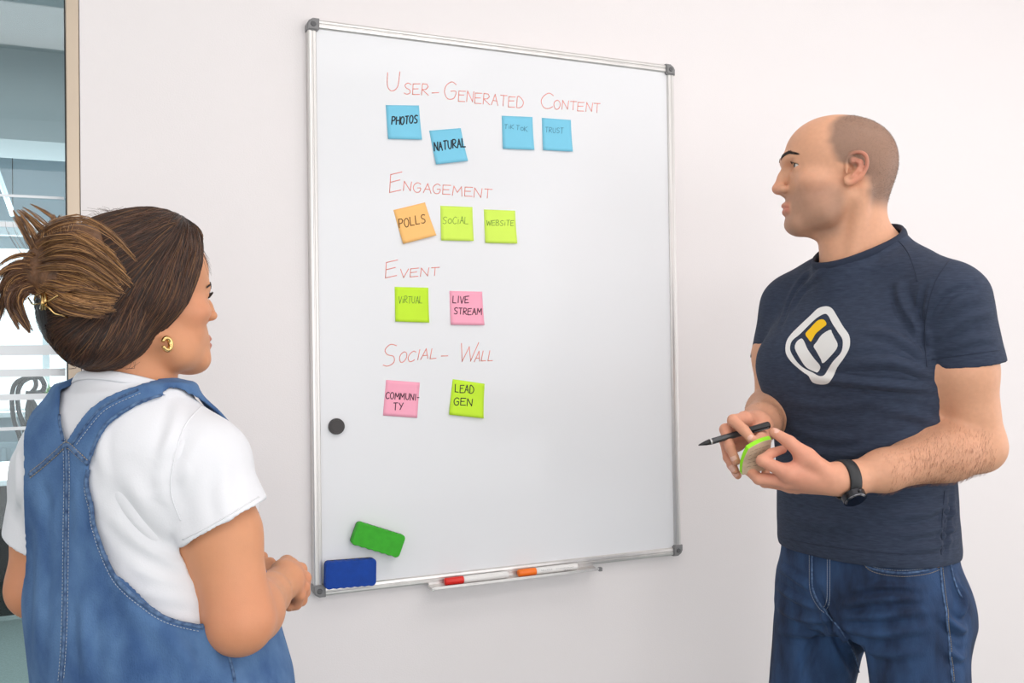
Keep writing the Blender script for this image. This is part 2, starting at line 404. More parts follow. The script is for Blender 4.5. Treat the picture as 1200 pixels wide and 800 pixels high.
ink('heading_writing', H, .00092, M_ink_r, wb, bf)['label'] = 'red handwritten word WALL'

# sticky notes
NC = {'blue': (122, 200, 228), 'orange': (255, 196, 120), 'green': (213, 243, 92), 'lime': (200, 240, 50), 'pink': (255, 172, 196)}
NM = {k: mat('sticky_paper_'+k, c, .75, var=.02, vscale=20) for k, c in NC.items()}
def note(corners, colour, label, words_, ink_m, rad, lift=.006):
    TL, TR, BR, BL = [on_y(*p, YB-.0004) for p in corners]
    nx, nz = 8, 10; v, f = [], []
    for side in (0, 1):
        for j in range(nz+1):
            for i in range(nx+1):
                s_, t_ = i/nx, j/nz
                p = (TL*(1-s_)+TR*s_)*(1-t_)+(BL*(1-s_)+BR*s_)*t_
                p = p+np.array([0, -lift*max(0, t_-.25)**2*(1+.4*(s_-.5)), 0])
                p[1] += .0003*side
                v.append(p)
    N1 = (nx+1)*(nz+1)
    for j in range(nz):
        for i in range(nx):
            a = j*(nx+1)+i
            f.append((a, a+nx+1, a+nx+2, a+1)); f.append((N1+a, N1+a+1, N1+a+nx+2, N1+a+nx+1))
    rim = [i for i in range(nx+1)]+[j*(nx+1)+nx for j in range(1, nz+1)]+[nz*(nx+1)+i for i in range(nx-1, -1, -1)]+[j*(nx+1) for j in range(nz-1, 0, -1)]
    for k in range(len(rim)): a, b = rim[k], rim[(k+1) % len(rim)]; f.append((a, b, N1+b, N1+a))
    o = thing('sticky_note', tuple(((TL+BR)/2)), label, 'sticky note', 'sticky notes on the whiteboard')
    link('paper', me_from(v, f), NM[colour], o, True)
    L_ = []
    for (tx, a, b, h, kw) in words_: strokes(tx, a, b, h, L_, **kw)
    cs = np.array(corners, float); top = (cs[0]+cs[1])/2; bot = (cs[2]+cs[3])/2; ax = (bot-top); al = ax@ax
    def fn(x, y):
        t_ = (np.array([x, y])-top)@ax/al
        return on_y(x, y, YB-.0006-lift*max(0, t_-.25)**2)
    if L_: ink('writing', L_, rad, ink_m, o, fn)
    return o
k = {}
note([(452, 123), (491, 123.5), (494, 164), (454.5, 163)], 'blue', 'light blue sticky note lettered PHOTOS in bold black, topmost left', [('PHOTOS', (459, 146), (489, 144), 9, k)], M_ink_k, .0014)
note([(503, 153), (540, 150), (547.5, 189), (510.5, 193)], 'blue', 'tilted light blue sticky note lettered NATURAL in bold black', [('NATURAL', (509, 177), (546, 172), 10, dict(slant=-.05))], M_ink_k, .0014, .009)
note([(588, 135.5), (624, 137), (625.5, 176), (589, 174.5)], 'blue', 'light blue sticky note faintly lettered with two short words, fourth letter from PHOTOS row centre', [('Tik'.replace('k', 'K').replace('i', 'i'), (591, 151), (602, 151), 5, k), ('ToK', (605, 152), (618, 154), 5.5, k)], M_ink_b, .0005)['label'] = 'light blue sticky note with two faint short words, just left of the TRUST note'
note([(635, 138), (669, 140.5), (670.5, 178), (636, 176)], 'blue', 'light blue sticky note faintly lettered TRUST, rightmost of the top row', [('TRUST', (639, 155), (660, 156), 6, k)], M_ink_b, .0005)
note([(461, 246), (498, 237), (510.5, 276), (472, 286)], 'orange', 'tilted orange sticky note lettered POLLS', [('POLLS', (468, 267), (499, 261), 10, dict(slant=-.1))], mat('brown_marker_ink', (96, 52, 28), .6), .0010, .009)
note([(516, 241), (553.7, 242.5), (554.5, 282.5), (516.7, 281.7)], 'green', 'yellow green sticky note faintly lettered SOCIAL, beside the orange note', [('SoCiAL', (519, 262), (549, 262), 8, k)], M_ink_g, .0006)
note([(567, 245.3), (603.7, 246.7), (605.5, 285.5), (568.3, 284.7)], 'green', 'yellow green sticky note faintly lettered WEBSITE, right of the SOCIAL one', [('WEBSiTE', (570, 264), (602, 264), 6, k)], M_ink_g, .0006)
note([(462.5, 336), (502, 337), (502.5, 378), (463, 376.7)], 'lime', 'lime sticky note faintly lettered VIRTUAL under the EVENT heading', [('ViRTUAL', (467, 355), (495, 355), 8, k)], M_ink_g, .0006)
note([(526.7, 340.7), (565, 341.7), (567, 381), (528, 380.5)], 'pink', 'pink sticky note lettered LIVE STREAM', [('LIVE', (530.5, 355), (549, 355), 8, k), ('STREAM', (532, 368), (564, 369), 7.5, k)], mat('maroon_marker_ink', (78, 34, 52), .6), .0010)
note([(452.5, 445), (492, 448), (488.7, 489.5), (448.7, 486.7)], 'pink', 'pink sticky note lettered COMMUNITY under the lowest heading', [('COMMUNI-', (452, 467), (491, 469), 7.5, k), ('TY', (461, 480), (472, 480), 8, k)], mat('maroon_marker_ink', (78, 34, 52), .6), .0010, .002)
note([(530.5, 444), (568, 449.5), (565.7, 490), (525.7, 485.7)], 'lime', 'tilted lime sticky note lettered LEAD GEN', [('LEAD', (533, 459), (555, 461), 9, k), ('GEN', (532, 474), (553, 476), 8.5, k)], M_ink_k, .0010, .009)

# round magnet
c = on_y(394.5, 499.5, YB-.004); mg = thing('round_magnet', tuple(c), 'black round magnet stuck on the left edge of the whiteboard', 'magnet')
bm = bmesh.new(); bmesh.ops.create_cone(bm, cap_ends=True, segments=40, radius1=.0172, radius2=.0165, depth=.0075)
bmesh.ops.bevel(bm, geom=[e for e in bm.edges if e.calc_face_angle(0) > 1], offset=.001, segments=2, affect='EDGES')
bmesh.ops.rotate(bm, verts=bm.verts, matrix=Matrix.Rotation(math.radians(90), 3, 'X')); bmesh.ops.translate(bm, verts=bm.verts, vec=c)
M_mag = mat('black_magnet_plastic', (48, 42, 42), .4); bm_obj('magnet_body', bm, M_mag, mg)
bm = bmesh.new(); bmesh.ops.create_cone(bm, cap_ends=True, segments=40, radius1=.013, radius2=.0128, depth=.0008)
bmesh.ops.rotate(bm, verts=bm.verts, matrix=Matrix.Rotation(math.radians(90), 3, 'X')); bmesh.ops.translate(bm, verts=bm.verts, vec=c+np.array([0, -.004, 0])); bm_obj('magnet_disc', bm, M_mag, mg)

# erasers
def eraser(corners, rgb, label, dark, waves=6):
    Q = [on_y(*p, YB-.022) for p in corners]
    o0 = sum(Q)/4; ux = (Q[1]-Q[0]+Q[2]-Q[3])/2; uz = (Q[0]-Q[3]+Q[1]-Q[2])/2; W, Hh = np.linalg.norm(ux), np.linalg.norm(uz); ux /= W; uz -= ux*(uz@ux); uz /= np.linalg.norm(uz)
    def shell(y0, y1, grow, wav, bev, m, name, parent):
        r = .009; pts = []
        for cx, cz, a0 in ((W/2-r, Hh/2-r, 0), (-W/2+r, Hh/2-r, 90), (-W/2+r, -Hh/2+r, 180), (W/2-r, -Hh/2+r, 270)):
            for q in range(7):
                a = math.radians(a0+q*15); pts.append((cx+(r+grow)*math.cos(a), cz+(r+grow)*math.sin(a)))
            if a0 in (0, 180):
                nx_ = 24; s_ = 1 if a0 == 0 else -1
                for q in range(1, nx_):
                    t_ = q/nx_; x = s_*(W/2-r)*(1-2*t_); pts.append((x, s_*(Hh/2+grow-wav*(.5-.5*math.cos(t_*2*math.pi*waves)))))
        bm = bmesh.new(); R_ = []
        ys = [(y0, 0), (y1+bev, 0), (y1+bev*.3, -bev*.3), (y1, -bev)]
        for y, ins in ys:
            row = []
            for (x, z) in pts:
                l_ = math.hypot(x, z); fx, fz = (1+ins/(W/2)), (1+ins/(Hh/2))
                p = o0+ux*x*fx+uz*z*fz; row.append(bm.verts.new((p[0], y, p[2])))
            R_.append(row)
        n_ = len(pts)
        for a, b in zip(R_, R_[1:]):
            for i in range(n_): bm.faces.new((a[i], a[(i+1) % n_], b[(i+1) % n_], b[i]))
        bm.faces.new(R_[0]); bm.faces.new(R_[-1])
        return bm_obj(name, bm, m, parent)
    t = thing('board_eraser', (o0[0], YB, o0[2]), label, 'eraser', 'board erasers')
    shell(YB-.0005, YB-.007, -.001, .0, .0005, mat('eraser_felt', (52, 58, 62), .95, bump=.5), 'felt_pad', t)
    shell(YB-.007, YB-.024, 0, .0016, .002, mat(dark, rgb, .8, var=.1, vscale=60, bump=.5, bscale=900), 'foam_body', t)
eraser([(420, 611), (476, 627), (467, 655), (412, 637)], (62, 176, 44), 'green magnetic board eraser stuck at a tilt above the blue one', 'green_foam')
eraser([(381, 658.5), (441, 654), (441, 686), (382, 691)], (8, 66, 160), 'blue magnetic board eraser in the bottom left corner of the whiteboard', 'blue_foam')

# markers in the tray
def marker(px0, pxc, px1, py0, py1, caprgb, label, print_):
    yT = -.0145; r = .0078
    a = on_y(px0, py0, yT); b = on_y(px1, py1, yT); zc = tz+.0005+r
    a[2] = b[2] = zc; c_ = a+(b-a)*((pxc-px0)/(px1-px0))
    o = thing('marker_pen', tuple(a), label, 'marker', 'markers in the pen tray')
    m = mat('cap_'+('red' if caprgb[1] < 80 else 'orange'), caprgb, .4)
    tube('cap', [a, a+(c_-a)*.04, c_-(c_-a)*.04, c_], [r*.8, r*1.02, r*1.06, r*1.06], m, o, 16)
    tube('barrel', [c_, c_+(b-c_)*.03, b-(b-c_)*.03, b], [r*.9, r, r, r*.85], mat('white_marker_barrel', (236, 234, 232), .35), o, 16)
    if print_:
        L_ = []; rr = random.Random(2)
        def wr(u0, u1, hgt, zoff, n_):
            for q in range(n_):
                u = u0+(u1-u0)*q/n_; w_ = (u1-u0)/n_*.62; x = c_[0]+(b[0]-c_[0])*u; w2 = (b[0]-c_[0])*w_
                y = yT-r*.985; z = zc+zoff
                L_.append([(x, y, z), (x+w2*.5, y, z+hgt*rr.uniform(.5, 1)), (x+w2, y, z)])
        wr(.1, .38, .0032, .0005, 8); wr(.46, .9, .0016, .001, 16); wr(.64, .84, .0028, -.0045, 6)
        v, f = [], []
        for ln in L_: tube_geo(ln, .0003, 4, v, f, flat=((0, 1, 0), .4))
        link('printed_lettering', me_from(v, f), mat('grey_print', (120, 118, 124), .6), o)
marker(521, 542, 595, 680, 673, (228, 36, 26), 'white marker with a red cap lying in the pen tray', False)
marker(607, 627, 676, 671, 664, (255, 122, 20), 'white marker with an orange cap lying in the pen tray', True)
# ------------------------------------------------------------------ signed distance sculpting
import openvdb
F32 = np.float32
class Fr:
    """local frame: x = the figure's right, y = forward, z = up"""
    def __init__(s, o, az, pitch=0, roll=0):
        a = math.radians(az); s.o = np.array(o, float)
        M = Matrix.Rotation(-a, 3, 'Z') @ Matrix.Rotation(math.radians(pitch), 3, 'X') @ Matrix.Rotation(math.radians(roll), 3, 'Y')
        s.M = np.array(M).T        # rows: local axes in world
    def w(s, p): return s.o+np.asarray(p, float)@s.M
    def l(s, Q): return ((Q-s.o.astype(Q.dtype))@s.M.T.astype(Q.dtype))
    def d(s, v): return np.asarray(v, float)@s.M
class Op:
    def __init__(s, f, lo, hi, k=0.0, sub=False, add=False): s.f, s.lo, s.hi, s.k, s.sub, s.add = f, np.array(lo, float), np.array(hi, float), k, sub, add
def cone(a, b, ra, rb=None, k=.01, sub=False):
    rb = ra if rb is None else rb; a, b = np.array(a, float), np.array(b, float); ba = b-a; L2 = max(ba@ba, 1e-12); R_ = max(ra, rb)
    def f(Q):
        q = Q-a.astype(F32); h = np.clip((q@ba.astype(F32))/F32(L2), 0, 1); q = q-h[:, None]*ba.astype(F32)
        return np.sqrt((q*q).sum(1))-(ra+(rb-ra)*h).astype(F32)
    return Op(f, np.minimum(a, b)-R_, np.maximum(a, b)+R_, k, sub)
def chain(pts, rad, k=.008, k2=None):
    """tapered limb through points; joints blend with k2"""
    out = []
    for i in range(len(pts)-1): out.append(cone(pts[i], pts[i+1], rad[i], rad[i+1], k if i == 0 else (k2 if k2 is not None else k)))
    return out
def ell(fr, c, r, k=.01, sub=False):
    c = np.array(c, F32); r = np.array(r, F32); R_ = float(max(r)); wc = fr.w(c)
    def f(Q):
        q = fr.l(Q)-c; k0 = np.sqrt(((q/r)**2).sum(1)); k1 = np.sqrt(((q/(r*r))**2).sum(1))+1e-9
        return k0*(k0-1)/k1
    return Op(f, wc-R_, wc+R_, k, sub)
def rbox(fr, c, h, rad, k=.01, sub=False):
    c = np.array(c, F32); h = np.array(h, F32)-F32(rad); wc = fr.w(c); R_ = float(np.linalg.norm(h))+rad
    def f(Q):
        q = np.abs(fr.l(Q)-c)-h
        return np.sqrt((np.maximum(q, 0)**2).sum(1))+np.minimum(q.max(1), 0)-F32(rad)
    return Op(f, wc-R_, wc+R_, k, sub)
def loft(fr, st, k=.02, off=0.0, sub=False):
    """st rows: z, cx, cy, rx, ry_front, ry_back, exponent"""
    st = np.array(sorted(st), float); zz = np.linspace(st[0, 0], st[-1, 0], 240)
    cols = [np.interp(zz, st[:, 0], st[:, j]) for j in range(1, 7)]
    w_ = np.hanning(17); w_ /= w_.sum(); cols = [np.convolve(np.pad(c_, 8, 'edge'), w_, 'valid') for c_ in cols]
    def f(Q):
        q = fr.l(Q); z = q[:, 2]; cx, cy, rx, rf, rb, n = [np.interp(z, zz, c_).astype(F32) for c_ in cols]
        x = q[:, 0]-cx; y = q[:, 1]-cy; ry = np.where(y > 0, rf, rb)+F32(off); rx = rx+F32(off)
        m = (np.abs(x/rx)**n+np.abs(y/ry)**n)**(1/n)+1e-6
        R0 = np.sqrt(x*x+y*y)+1e-6
        d = np.where(m > .3, R0*(1-1/np.maximum(m, .3)), -np.minimum(rx, ry)*(1-m)).astype(F32)
        dz = np.maximum(zz[0]-off-z, z-zz[-1]-off).astype(F32)
        a = np.maximum(d, 0); b = np.maximum(dz, 0)
        return np.where((d > 0) & (dz > 0), np.sqrt(a*a+b*b), np.maximum(d, dz))
    R_ = max(st[:, 3].max()+abs(st[:, 1]).max(), (np.abs(st[:, 2])+st[:, 4:6].max(1)).max())+off
    cs = [fr.w((x, y, z)) for x in (-R_, R_) for y in (-R_, R_) for z in (zz[0]-off, zz[-1]+off)]
    return Op(f, np.min(cs, 0), np.max(cs, 0), k, sub)
def fold(a, b, w_, amp):
    """a raised crease (amp > 0) or furrow (amp < 0) along a segment"""
    a, b = np.array(a, float), np.array(b, float); ba = b-a; L2 = ba@ba; R_ = w_*2.6
    def f(Q):
        q = Q-a.astype(F32); h = np.clip((q@ba.astype(F32))/F32(L2), 0, 1); r = q-h[:, None]*ba.astype(F32)
        e = np.sin(np.pi*np.clip(h, .02, .98))**.6
        return (-amp*np.exp(-(r*r).sum(1)/(w_*w_))*e).astype(F32)
    return Op(f, np.minimum(a, b)-R_, np.maximum(a, b)+R_, 0, add=True)
def field(fn, lo, hi): return Op(fn, lo, hi, 0, add=True)

def evalops(ops, Q, lo=None, hi=None, M=.03):
    Q = Q.astype(F32)
    d = np.full(len(Q), .5, F32)
    for o in ops:
        m = M+o.k
        if lo is not None and (np.any(o.lo-m > hi) or np.any(o.hi+m < lo)): continue
        v = o.f(Q).astype(F32)
        if o.add: d = d+v
        elif o.sub:
            k = max(o.k, 1e-5); h = np.maximum(k-np.abs(-d-(v)), 0)/k   # smooth max(d, -v)
            d = np.maximum(d, -v)+h*h*F32(k*.25)
        else:
            k = max(o.k, 1e-5); h = np.maximum(k-np.abs(d-v), 0)/k
            d = np.minimum(d, v)-h*h*F32(k*.25)
    return d

def sculpt(name, ops, lo, hi, h, post=None, mat=None, parent=None, cull=.03):
    """sample the field sparsely around its surface and mesh it as one continuous skin"""
    lo = np.array(lo, float); hi = np.array(hi, float); S_ = 20
    nb = np.ceil((hi-lo)/(h*S_)).astype(int); bg = F32(3*h)
    arr = np.full(tuple(nb*S_), 1, F32)
    ev = lambda Q, a, b: (post(Q, evalops(ops, Q, a, b, cull)) if post else evalops(ops, Q, a, b, cull))
    ci = np.array([0, 7, 13, 20]); cg = np.stack(np.meshgrid(ci, ci, ci, indexing='ij'), -1).reshape(-1, 3)
    fg = np.stack(np.meshgrid(*[np.arange(S_)]*3, indexing='ij'), -1).reshape(-1, 3)
    thr = h*7*.95
    for bi in range(nb[0]):
        for bj in range(nb[1]):
            for bk in range(nb[2]):
                b0 = np.array([bi, bj, bk])*S_; a = lo+b0*h; b = a+S_*h
                c_ = ev((lo+(b0+cg)*h).astype(F32), a, b)
                sl = tuple(slice(x, x+S_) for x in b0)
                if c_.min() > thr: continue
                if c_.max() < -thr: arr[sl] = -bg; continue
                arr[sl] = ev((lo+(b0+fg)*h).astype(F32), a, b).reshape(S_, S_, S_)
    arr = np.clip(arr, -bg, bg)
    arr[0] = arr[-1] = bg; arr[:, 0] = arr[:, -1] = bg; arr[:, :, 0] = arr[:, :, -1] = bg
    g = openvdb.FloatGrid(float(bg)); g.copyFromArray(arr); g.transform = openvdb.createLinearTransform(h)
    pts, quads = g.convertToQuads()
    pts = pts+lo
    me = bpy.data.meshes.new(name)
    me.vertices.add(len(pts)); me.vertices.foreach_set('co', pts.astype(F32).ravel())
    q = quads
    A_, B_, C_ = (pts[q[:, i]] for i in range(3)); D_ = pts[q[:, 3]]
    if (np.cross(B_-A_, C_-A_)*A_).sum()+(np.cross(C_-A_, D_-A_)*A_).sum() < 0: q = q[:, ::-1]
    me.loops.add(4*len(q)); me.loops.foreach_set('vertex_index', q.astype(np.int32).ravel())
    me.polygons.add(len(q)); me.polygons.foreach_set('loop_start', np.arange(0, 4*len(q), 4, dtype=np.int32)); me.polygons.foreach_set('loop_total', np.full(len(q), 4, np.int32))
    me.update(calc_edges=True); me.validate()
    me.polygons.foreach_set('use_smooth', np.ones(len(me.polygons), bool))
    o = link(name, me, mat, parent)
    return o
def relax(o, it=3, lam=.5):
    """even out sampling steps along cut edges"""
    me = o.data; n = len(me.vertices); E_ = np.empty(len(me.edges)*2, np.int32); me.edges.foreach_get('vertices', E_); E_ = E_.reshape(-1, 2)
    Q = vcos(o).astype(float); cnt = np.bincount(E_.ravel(), minlength=n)[:, None]
    def lap(Q):
        S_ = np.stack([np.bincount(E_[:, 0], Q[E_[:, 1], j], n)+np.bincount(E_[:, 1], Q[E_[:, 0], j], n) for j in range(3)], 1); return S_/np.maximum(cnt, 1)-Q
    for i in range(it):
        Q = Q+lam*lap(Q); Q = Q-lam*lap(Q)*.55
    me.vertices.foreach_set('co', Q.astype(F32).ravel()); me.update()
def vcos(o):
    a = np.empty(len(o.data.vertices)*3, F32); o.data.vertices.foreach_get('co', a); return a.reshape(-1, 3)
def keep_largest(o, minfrac=.02):
    """drop stray crumbs left by cutting"""
    me = o.data; n = len(me.vertices); E_ = np.empty(len(me.edges)*2, np.int32); me.edges.foreach_get('vertices', E_); E_ = E_.reshape(-1, 2)
    lab = np.arange(n)
    while True:
        m = np.minimum(lab[E_[:, 0]], lab[E_[:, 1]]); new = lab.copy(); np.minimum.at(new, E_[:, 0], m); np.minimum.at(new, E_[:, 1], m); new = new[new]; new = new[new]
        if (new == lab).all(): break
        lab = new
    u, inv, cnt = np.unique(lab, return_inverse=True, return_counts=True)
    if len(u) > 1:
        bad = np.nonzero(cnt[inv] < n*minfrac)[0]
        if len(bad):
            bm = bmesh.new(); bm.from_mesh(me); bm.verts.ensure_lookup_table(); bmesh.ops.delete(bm, geom=[bm.verts[i] for i in bad], context='VERTS'); bm.to_mesh(me); bm.free()
            me.polygons.foreach_set('use_smooth', np.ones(len(me.polygons), bool))
def paint(o, fn, name='tint'):
    """per-vertex pigment (skin, hair, lips), from position only"""
    c_ = fn(vcos(o)); a = o.data.color_attributes.new(name, 'FLOAT_COLOR', 'POINT')
    a.data.foreach_set('color', np.concatenate([c_, np.ones((len(c_), 1))], 1).astype(F32).ravel())
def blob(d, w_): return np.exp(-np.clip(d, 0, None)**2/(w_*w_))
def noise3(Q, s, seed=0):
    """cheap smooth value noise from sines"""
    r = np.random.RandomState(seed); o = 0
    for i in range(6):
        k = r.normal(size=3); k *= s/np.linalg.norm(k)*r.uniform(.7, 1.4); o = o+np.sin(Q@k.astype(F32)+F32(r.uniform(0, 6.28)))
    return (o/6).astype(F32)
def bvh(o):
    return BVHTree.FromPolygons([v.co[:] for v in o.data.vertices], [p.vertices[:] for p in o.data.polygons])
def drape(pts, tree, off=.001, frm=None):
    """lay pixels-as-rays (px, py) on a sculpted surface: points where the sight line meets it, lifted off"""
    out = []
    for p in pts:
        if len(p) == 2: o = CAM; d = P(p[0], p[1], 1)-CAM
        else: o = np.array(p); d = np.array(frm)-o
        h_ = tree.ray_cast(Vector(o), Vector(d).normalized())
        if h_[0] is not None: out.append(np.array(h_[0])+np.array(h_[1])*off)
    return out
def seam(name, px, tree, rad, m, parent, n=6, off=.0008, seg=6, closed=False):
    q = drape(spline([np.array(p, float) for p in px], n, closed), tree, off)
    q = [a for i, a in enumerate(q) if i == 0 or np.linalg.norm(a-q[i-1]) < .05]
    return tube(name, q, rad, m, parent, seg) if len(q) > 1 else None
def stitches(name, px, tree, m, parent, pitch=.0042, rad=.0005, off=.0012, n=6):
    q = np.array(drape(spline([np.array(p, float) for p in px], n), tree, off)); v, f = [], []
    s = np.concatenate([[0], np.cumsum(np.linalg.norm(np.diff(q, axis=0), axis=1))])
    for a in np.arange(0, s[-1]-pitch, pitch):
        A, B = [np.array([np.interp(t, s, q[:, j]) for j in range(3)]) for t in (a, a+pitch*.6)]
        tube_geo([A, B], rad, 4, v, f)
    return tag(link(name, me_from(v, f), m, parent, True), kind='stuff')
# ------------------------------------------------------------------ people: shared builders
def v2(*a): return np.array(a, float)
def sm(x, a, b):
    t = np.clip((x-a)/(b-a), 0, 1); return t*t*(3-2*t)
def head_ops(F, s, male=True, jaw=1.0, zm=lambda z: z):
    """skull and face; local metres scaled by s, x to each side, y forward, z up"""
    o = []
    def E_(c, r, k=.012, sub=False, raw=False): c = (c[0], c[1], c[2] if raw else zm(c[2])); o.append(ell(F, [x*s for x in c], [x*s for x in r], k*s, sub))
    def E2(c, r, k=.012, sub=False):
        for g in (-1, 1): E_((c[0]*g, c[1], c[2]), r, k, sub)
    def Ch(pts, rad, k, both=True, sub=False, k2=None):
        for g in ((-1, 1) if both else (1,)):
            q = [F.w([p[0]*g*s, p[1]*s, zm(p[2])*s]) for p in pts]
            for i in range(len(q)-1): o.append(cone(q[i], q[i+1], rad[i]*s, rad[i+1]*s, k*s, sub))
    E_((0, -.002, .019), (.077, .1015, .082), .02, raw=True)
    E_((0, .032, .028), (.064, .0690, .062), .03, raw=True)
    E_((0, -.040, -.020), (.062, .052, .060), .03, raw=True)
    E_((0, .040, -.045), (.0585*jaw, .060, .070), .03, raw=True)
    E2((.036*jaw, .042, -.066), (.024, .036, .034), .025)
    Ch([(.052*jaw, -.002, -.062), (.045*jaw, .035, -.092), (.018, .078, -.106)], [.020, .018, .019], .02)
    E_((0, .081, -.108), (.025, .026, .020), .018)
    E2((.048, .055, -.030), (.022, .032, .019), .018)
    E_((0, .078, -.072), (.031, .027, .025), .018)
    Ch([(-.031, .090, .017), (-.012, .0985, .0165), (.012, .0985, .0165), (.031, .090, .017)], [.011, .012, .012, .011] if male else [.007]*4, .014, both=False)
    E2((.038, .101, .000), (.0215, .0190, .0110), .009, True)
    # nose
    tip = .1215 if male else .1165; zt = -.037 if male else -.034
    Ch([(0, .0995, .006), (0, .110, -.014), (0, tip, zt)], [.0068, .0075, .0098 if male else .0085], .012, both=False)
    Ch([(0, tip-.004, zt-.004), (0, .105, -.047)], [.007, .008], .008, both=False)
    E2((.0125, .111, -.040), (.0075, .0105, .0078), .007)
    E2((.006, .1165, -.0495), (.0034, .006, .0035), .003, True)
    # lids: a skin dome over each eyeball, opened by an almond slit
    for g in (-1, 1):
        ec = np.array([g*.0320*s, .0815*s, zm(.0008)*s], F32); r_ = .0128*s
        o.append(ell(F, ec, (r_+.0026*s,)*3, .007*s))
        def slit(Q, ec=ec, r_=r_, g=g):
            q = F.l(Q)-ec; R0 = np.sqrt((q*q).sum(1))+1e-6; az = np.degrees(np.arctan2(q[:, 0]*g, np.maximum(q[:, 1], 1e-5))); el = np.degrees(np.arcsin(np.clip(q[:, 2]/R0, -1, 1)))
            t = np.clip((az-12)/60, -1, 1); up = 19*(1-t*t)+1; dn = -17*(1-t*t)-1
            w_ = np.maximum(np.maximum(el-up, dn-el)*r_*.0175, (np.abs(az-12)-60)*r_*.0175)
            w_ = np.where(q[:, 1] > 0, w_, .05)
            return np.maximum(w_, R0-r_*1.9).astype(F32)
        o.append(Op(slit, F.w(ec)-.03, F.w(ec)+.03, .0010, True))
    # mouth
    ml = .0240 if male else .0225
    Ch([(ml, .0915, -.0765), (.012, .1045, -.0728), (.004, .1072, -.0712), (0, .1064, -.0718)], [.0018, .0032, .0038, .0036], .006)
    Ch([(ml-.001, .0915, -.0785), (.012, .1025, -.0825), (0, .1052, -.0842)], [.0018, .0042, .0052], .006)
    Ch([(ml-.002, .0945, -.0772), (.012, .1092, -.0768), (0, .1125, -.0772)], [.0008, .0013, .0015], .003, sub=True)
    return o
def ear_ops(F, s, g, y0, z0, x0=.0735):
    o = []
    def W(y, z, dx=0): 
        c_, s_ = math.cos(math.radians(12)), math.sin(math.radians(12)); yy, zz = y*c_-z*s_, y*s_+z*c_
        return F.w([g*(x0+.42*(.014-yy)+dx)*s, (y0+yy)*s, (z0+zz)*s])
    hx = [(.012, -.001), (.0165, .013), (.0115, .0255), (0, .0305), (-.0125, .0265), (-.019, .013), (-.0185, -.002), (-.0125, -.016), (-.003, -.0255), (.006, -.0275), (.0105, -.019)]
    hx = [tuple(q) for q in spline(hx, 3)]
    rr = np.interp(np.linspace(0, 1, len(hx)), [0, .3, .6, .82, .92, 1], [.0026, .0034, .0032, .0050, .0054, .0034])
    plate = [(.004, .014), (-.006, .010), (-.008, -.002), (-.002, -.014), (.003, -.019)]
    for (a, b) in zip(plate, plate[1:]): o.append(cone(W(*a, -.003), W(*b, -.003), .0085*s, .0080*s, .004))
    o.append(cone(W(.004, -.001, .0045), W(.001, .004, .005), .0062*s, .0058*s, .003, True))
    o.append(cone(W(.006, -.009, .0035), W(.004, -.004, .004), .0048*s, .0050*s, .003, True))
    o.append(cone(W(.004, .0165, .006), W(-.010, .017, .006), .0035*s, .003*s, .003, True))
    for i in range(len(hx)-1): o.append(cone(W(*hx[i], .001), W(*hx[i+1], .001), rr[i]*s, rr[i+1]*s, .0022))
    ah = [(.003, .0165), (-.007, .0145), (-.0115, .005), (-.009, -.006), (-.001, -.0135)]
    for (a, b) in zip(ah, ah[1:]): o.append(cone(W(*a, .001), W(*b, .001), .0026*s, .0026*s, .002))
    o.append(cone(W(.0125, -.002, .0), W(.0115, -.009, .001), .0030*s, .0026*s, .004))
    return o
def eyeball(F, s, g, gaze, parent, iris, name='eye', zm=lambda z: z):
    c_ = F.w([g*.0320*s, .0815*s, zm(.0008)*s]); r = .0128*s
    bm = bmesh.new(); bmesh.ops.create_uvsphere(bm, u_segments=40, v_segments=28, radius=r)
    R_ = Vector(F.d(gaze)).normalized(); rot = Vector((0, 0, 1)).rotation_difference(R_).to_matrix()
    for v in bm.verts: v.co = rot @ v.co+Vector(c_)
    o = bm_obj(name, bm, mat('eye_'+name, (230, 226, 220), .12, attr='tint'), parent, True)
    def col(Q):
        u = (Q-c_.astype(F32))/r; t = np.degrees(np.arccos(np.clip(u@np.array(R_, F32), -1, 1)))
        w_ = np.array(lin((226, 220, 214))); i_ = np.array(lin(iris)); p_ = np.array((.004, .004, .004))
        a = sm(t, 27, 30)[:, None]; b = sm(t, 10, 13)[:, None]
        return (w_*a+i_*(1-a))*b+p_*(1-b)
    paint(o, col); return o
def brow(F, s, g, pts, parent, m, n=110, th=.0035, L_=.009, tree=None):
    def snap(q, off=.0004):
        o = F.w((q[0]*.3, .02, q[2])); d = F.w(q)-o; h_ = tree.ray_cast(Vector(o+d/np.linalg.norm(d)*.16), Vector(-d).normalized())
        return np.array(h_[0])+np.array(h_[1])*off if h_[0] is not None else F.w(q)
    rr = random.Random(5); v, f = [], []; sp = spline([v2(g*a*s, b*s, c*s) for a, b, c in pts], 10)
    for i in range(n):
        t = i/n; j = t*(len(sp)-1); k = int(j); p = sp[k]+(sp[min(k+1, len(sp)-1)]-sp[k])*(j-k)
        d = sp[min(k+1, len(sp)-1)]-sp[max(k-1, 0)]; d /= np.linalg.norm(d)
        q = p+v2(0, rr.uniform(-.0005, .0012), rr.uniform(-th, th)*(1-.6*t))*s
        e = q+(d*L_+v2(0, .0008, rr.uniform(0, .003)))*s*rr.uniform(.5, 1)
        tube_geo([snap(q), snap((q+e)/2, .0011), snap(e, .0010)], [.00045, .0004, .0001], 4, v, f)
    return link('eyebrow', me_from(v, f), m, parent, True)
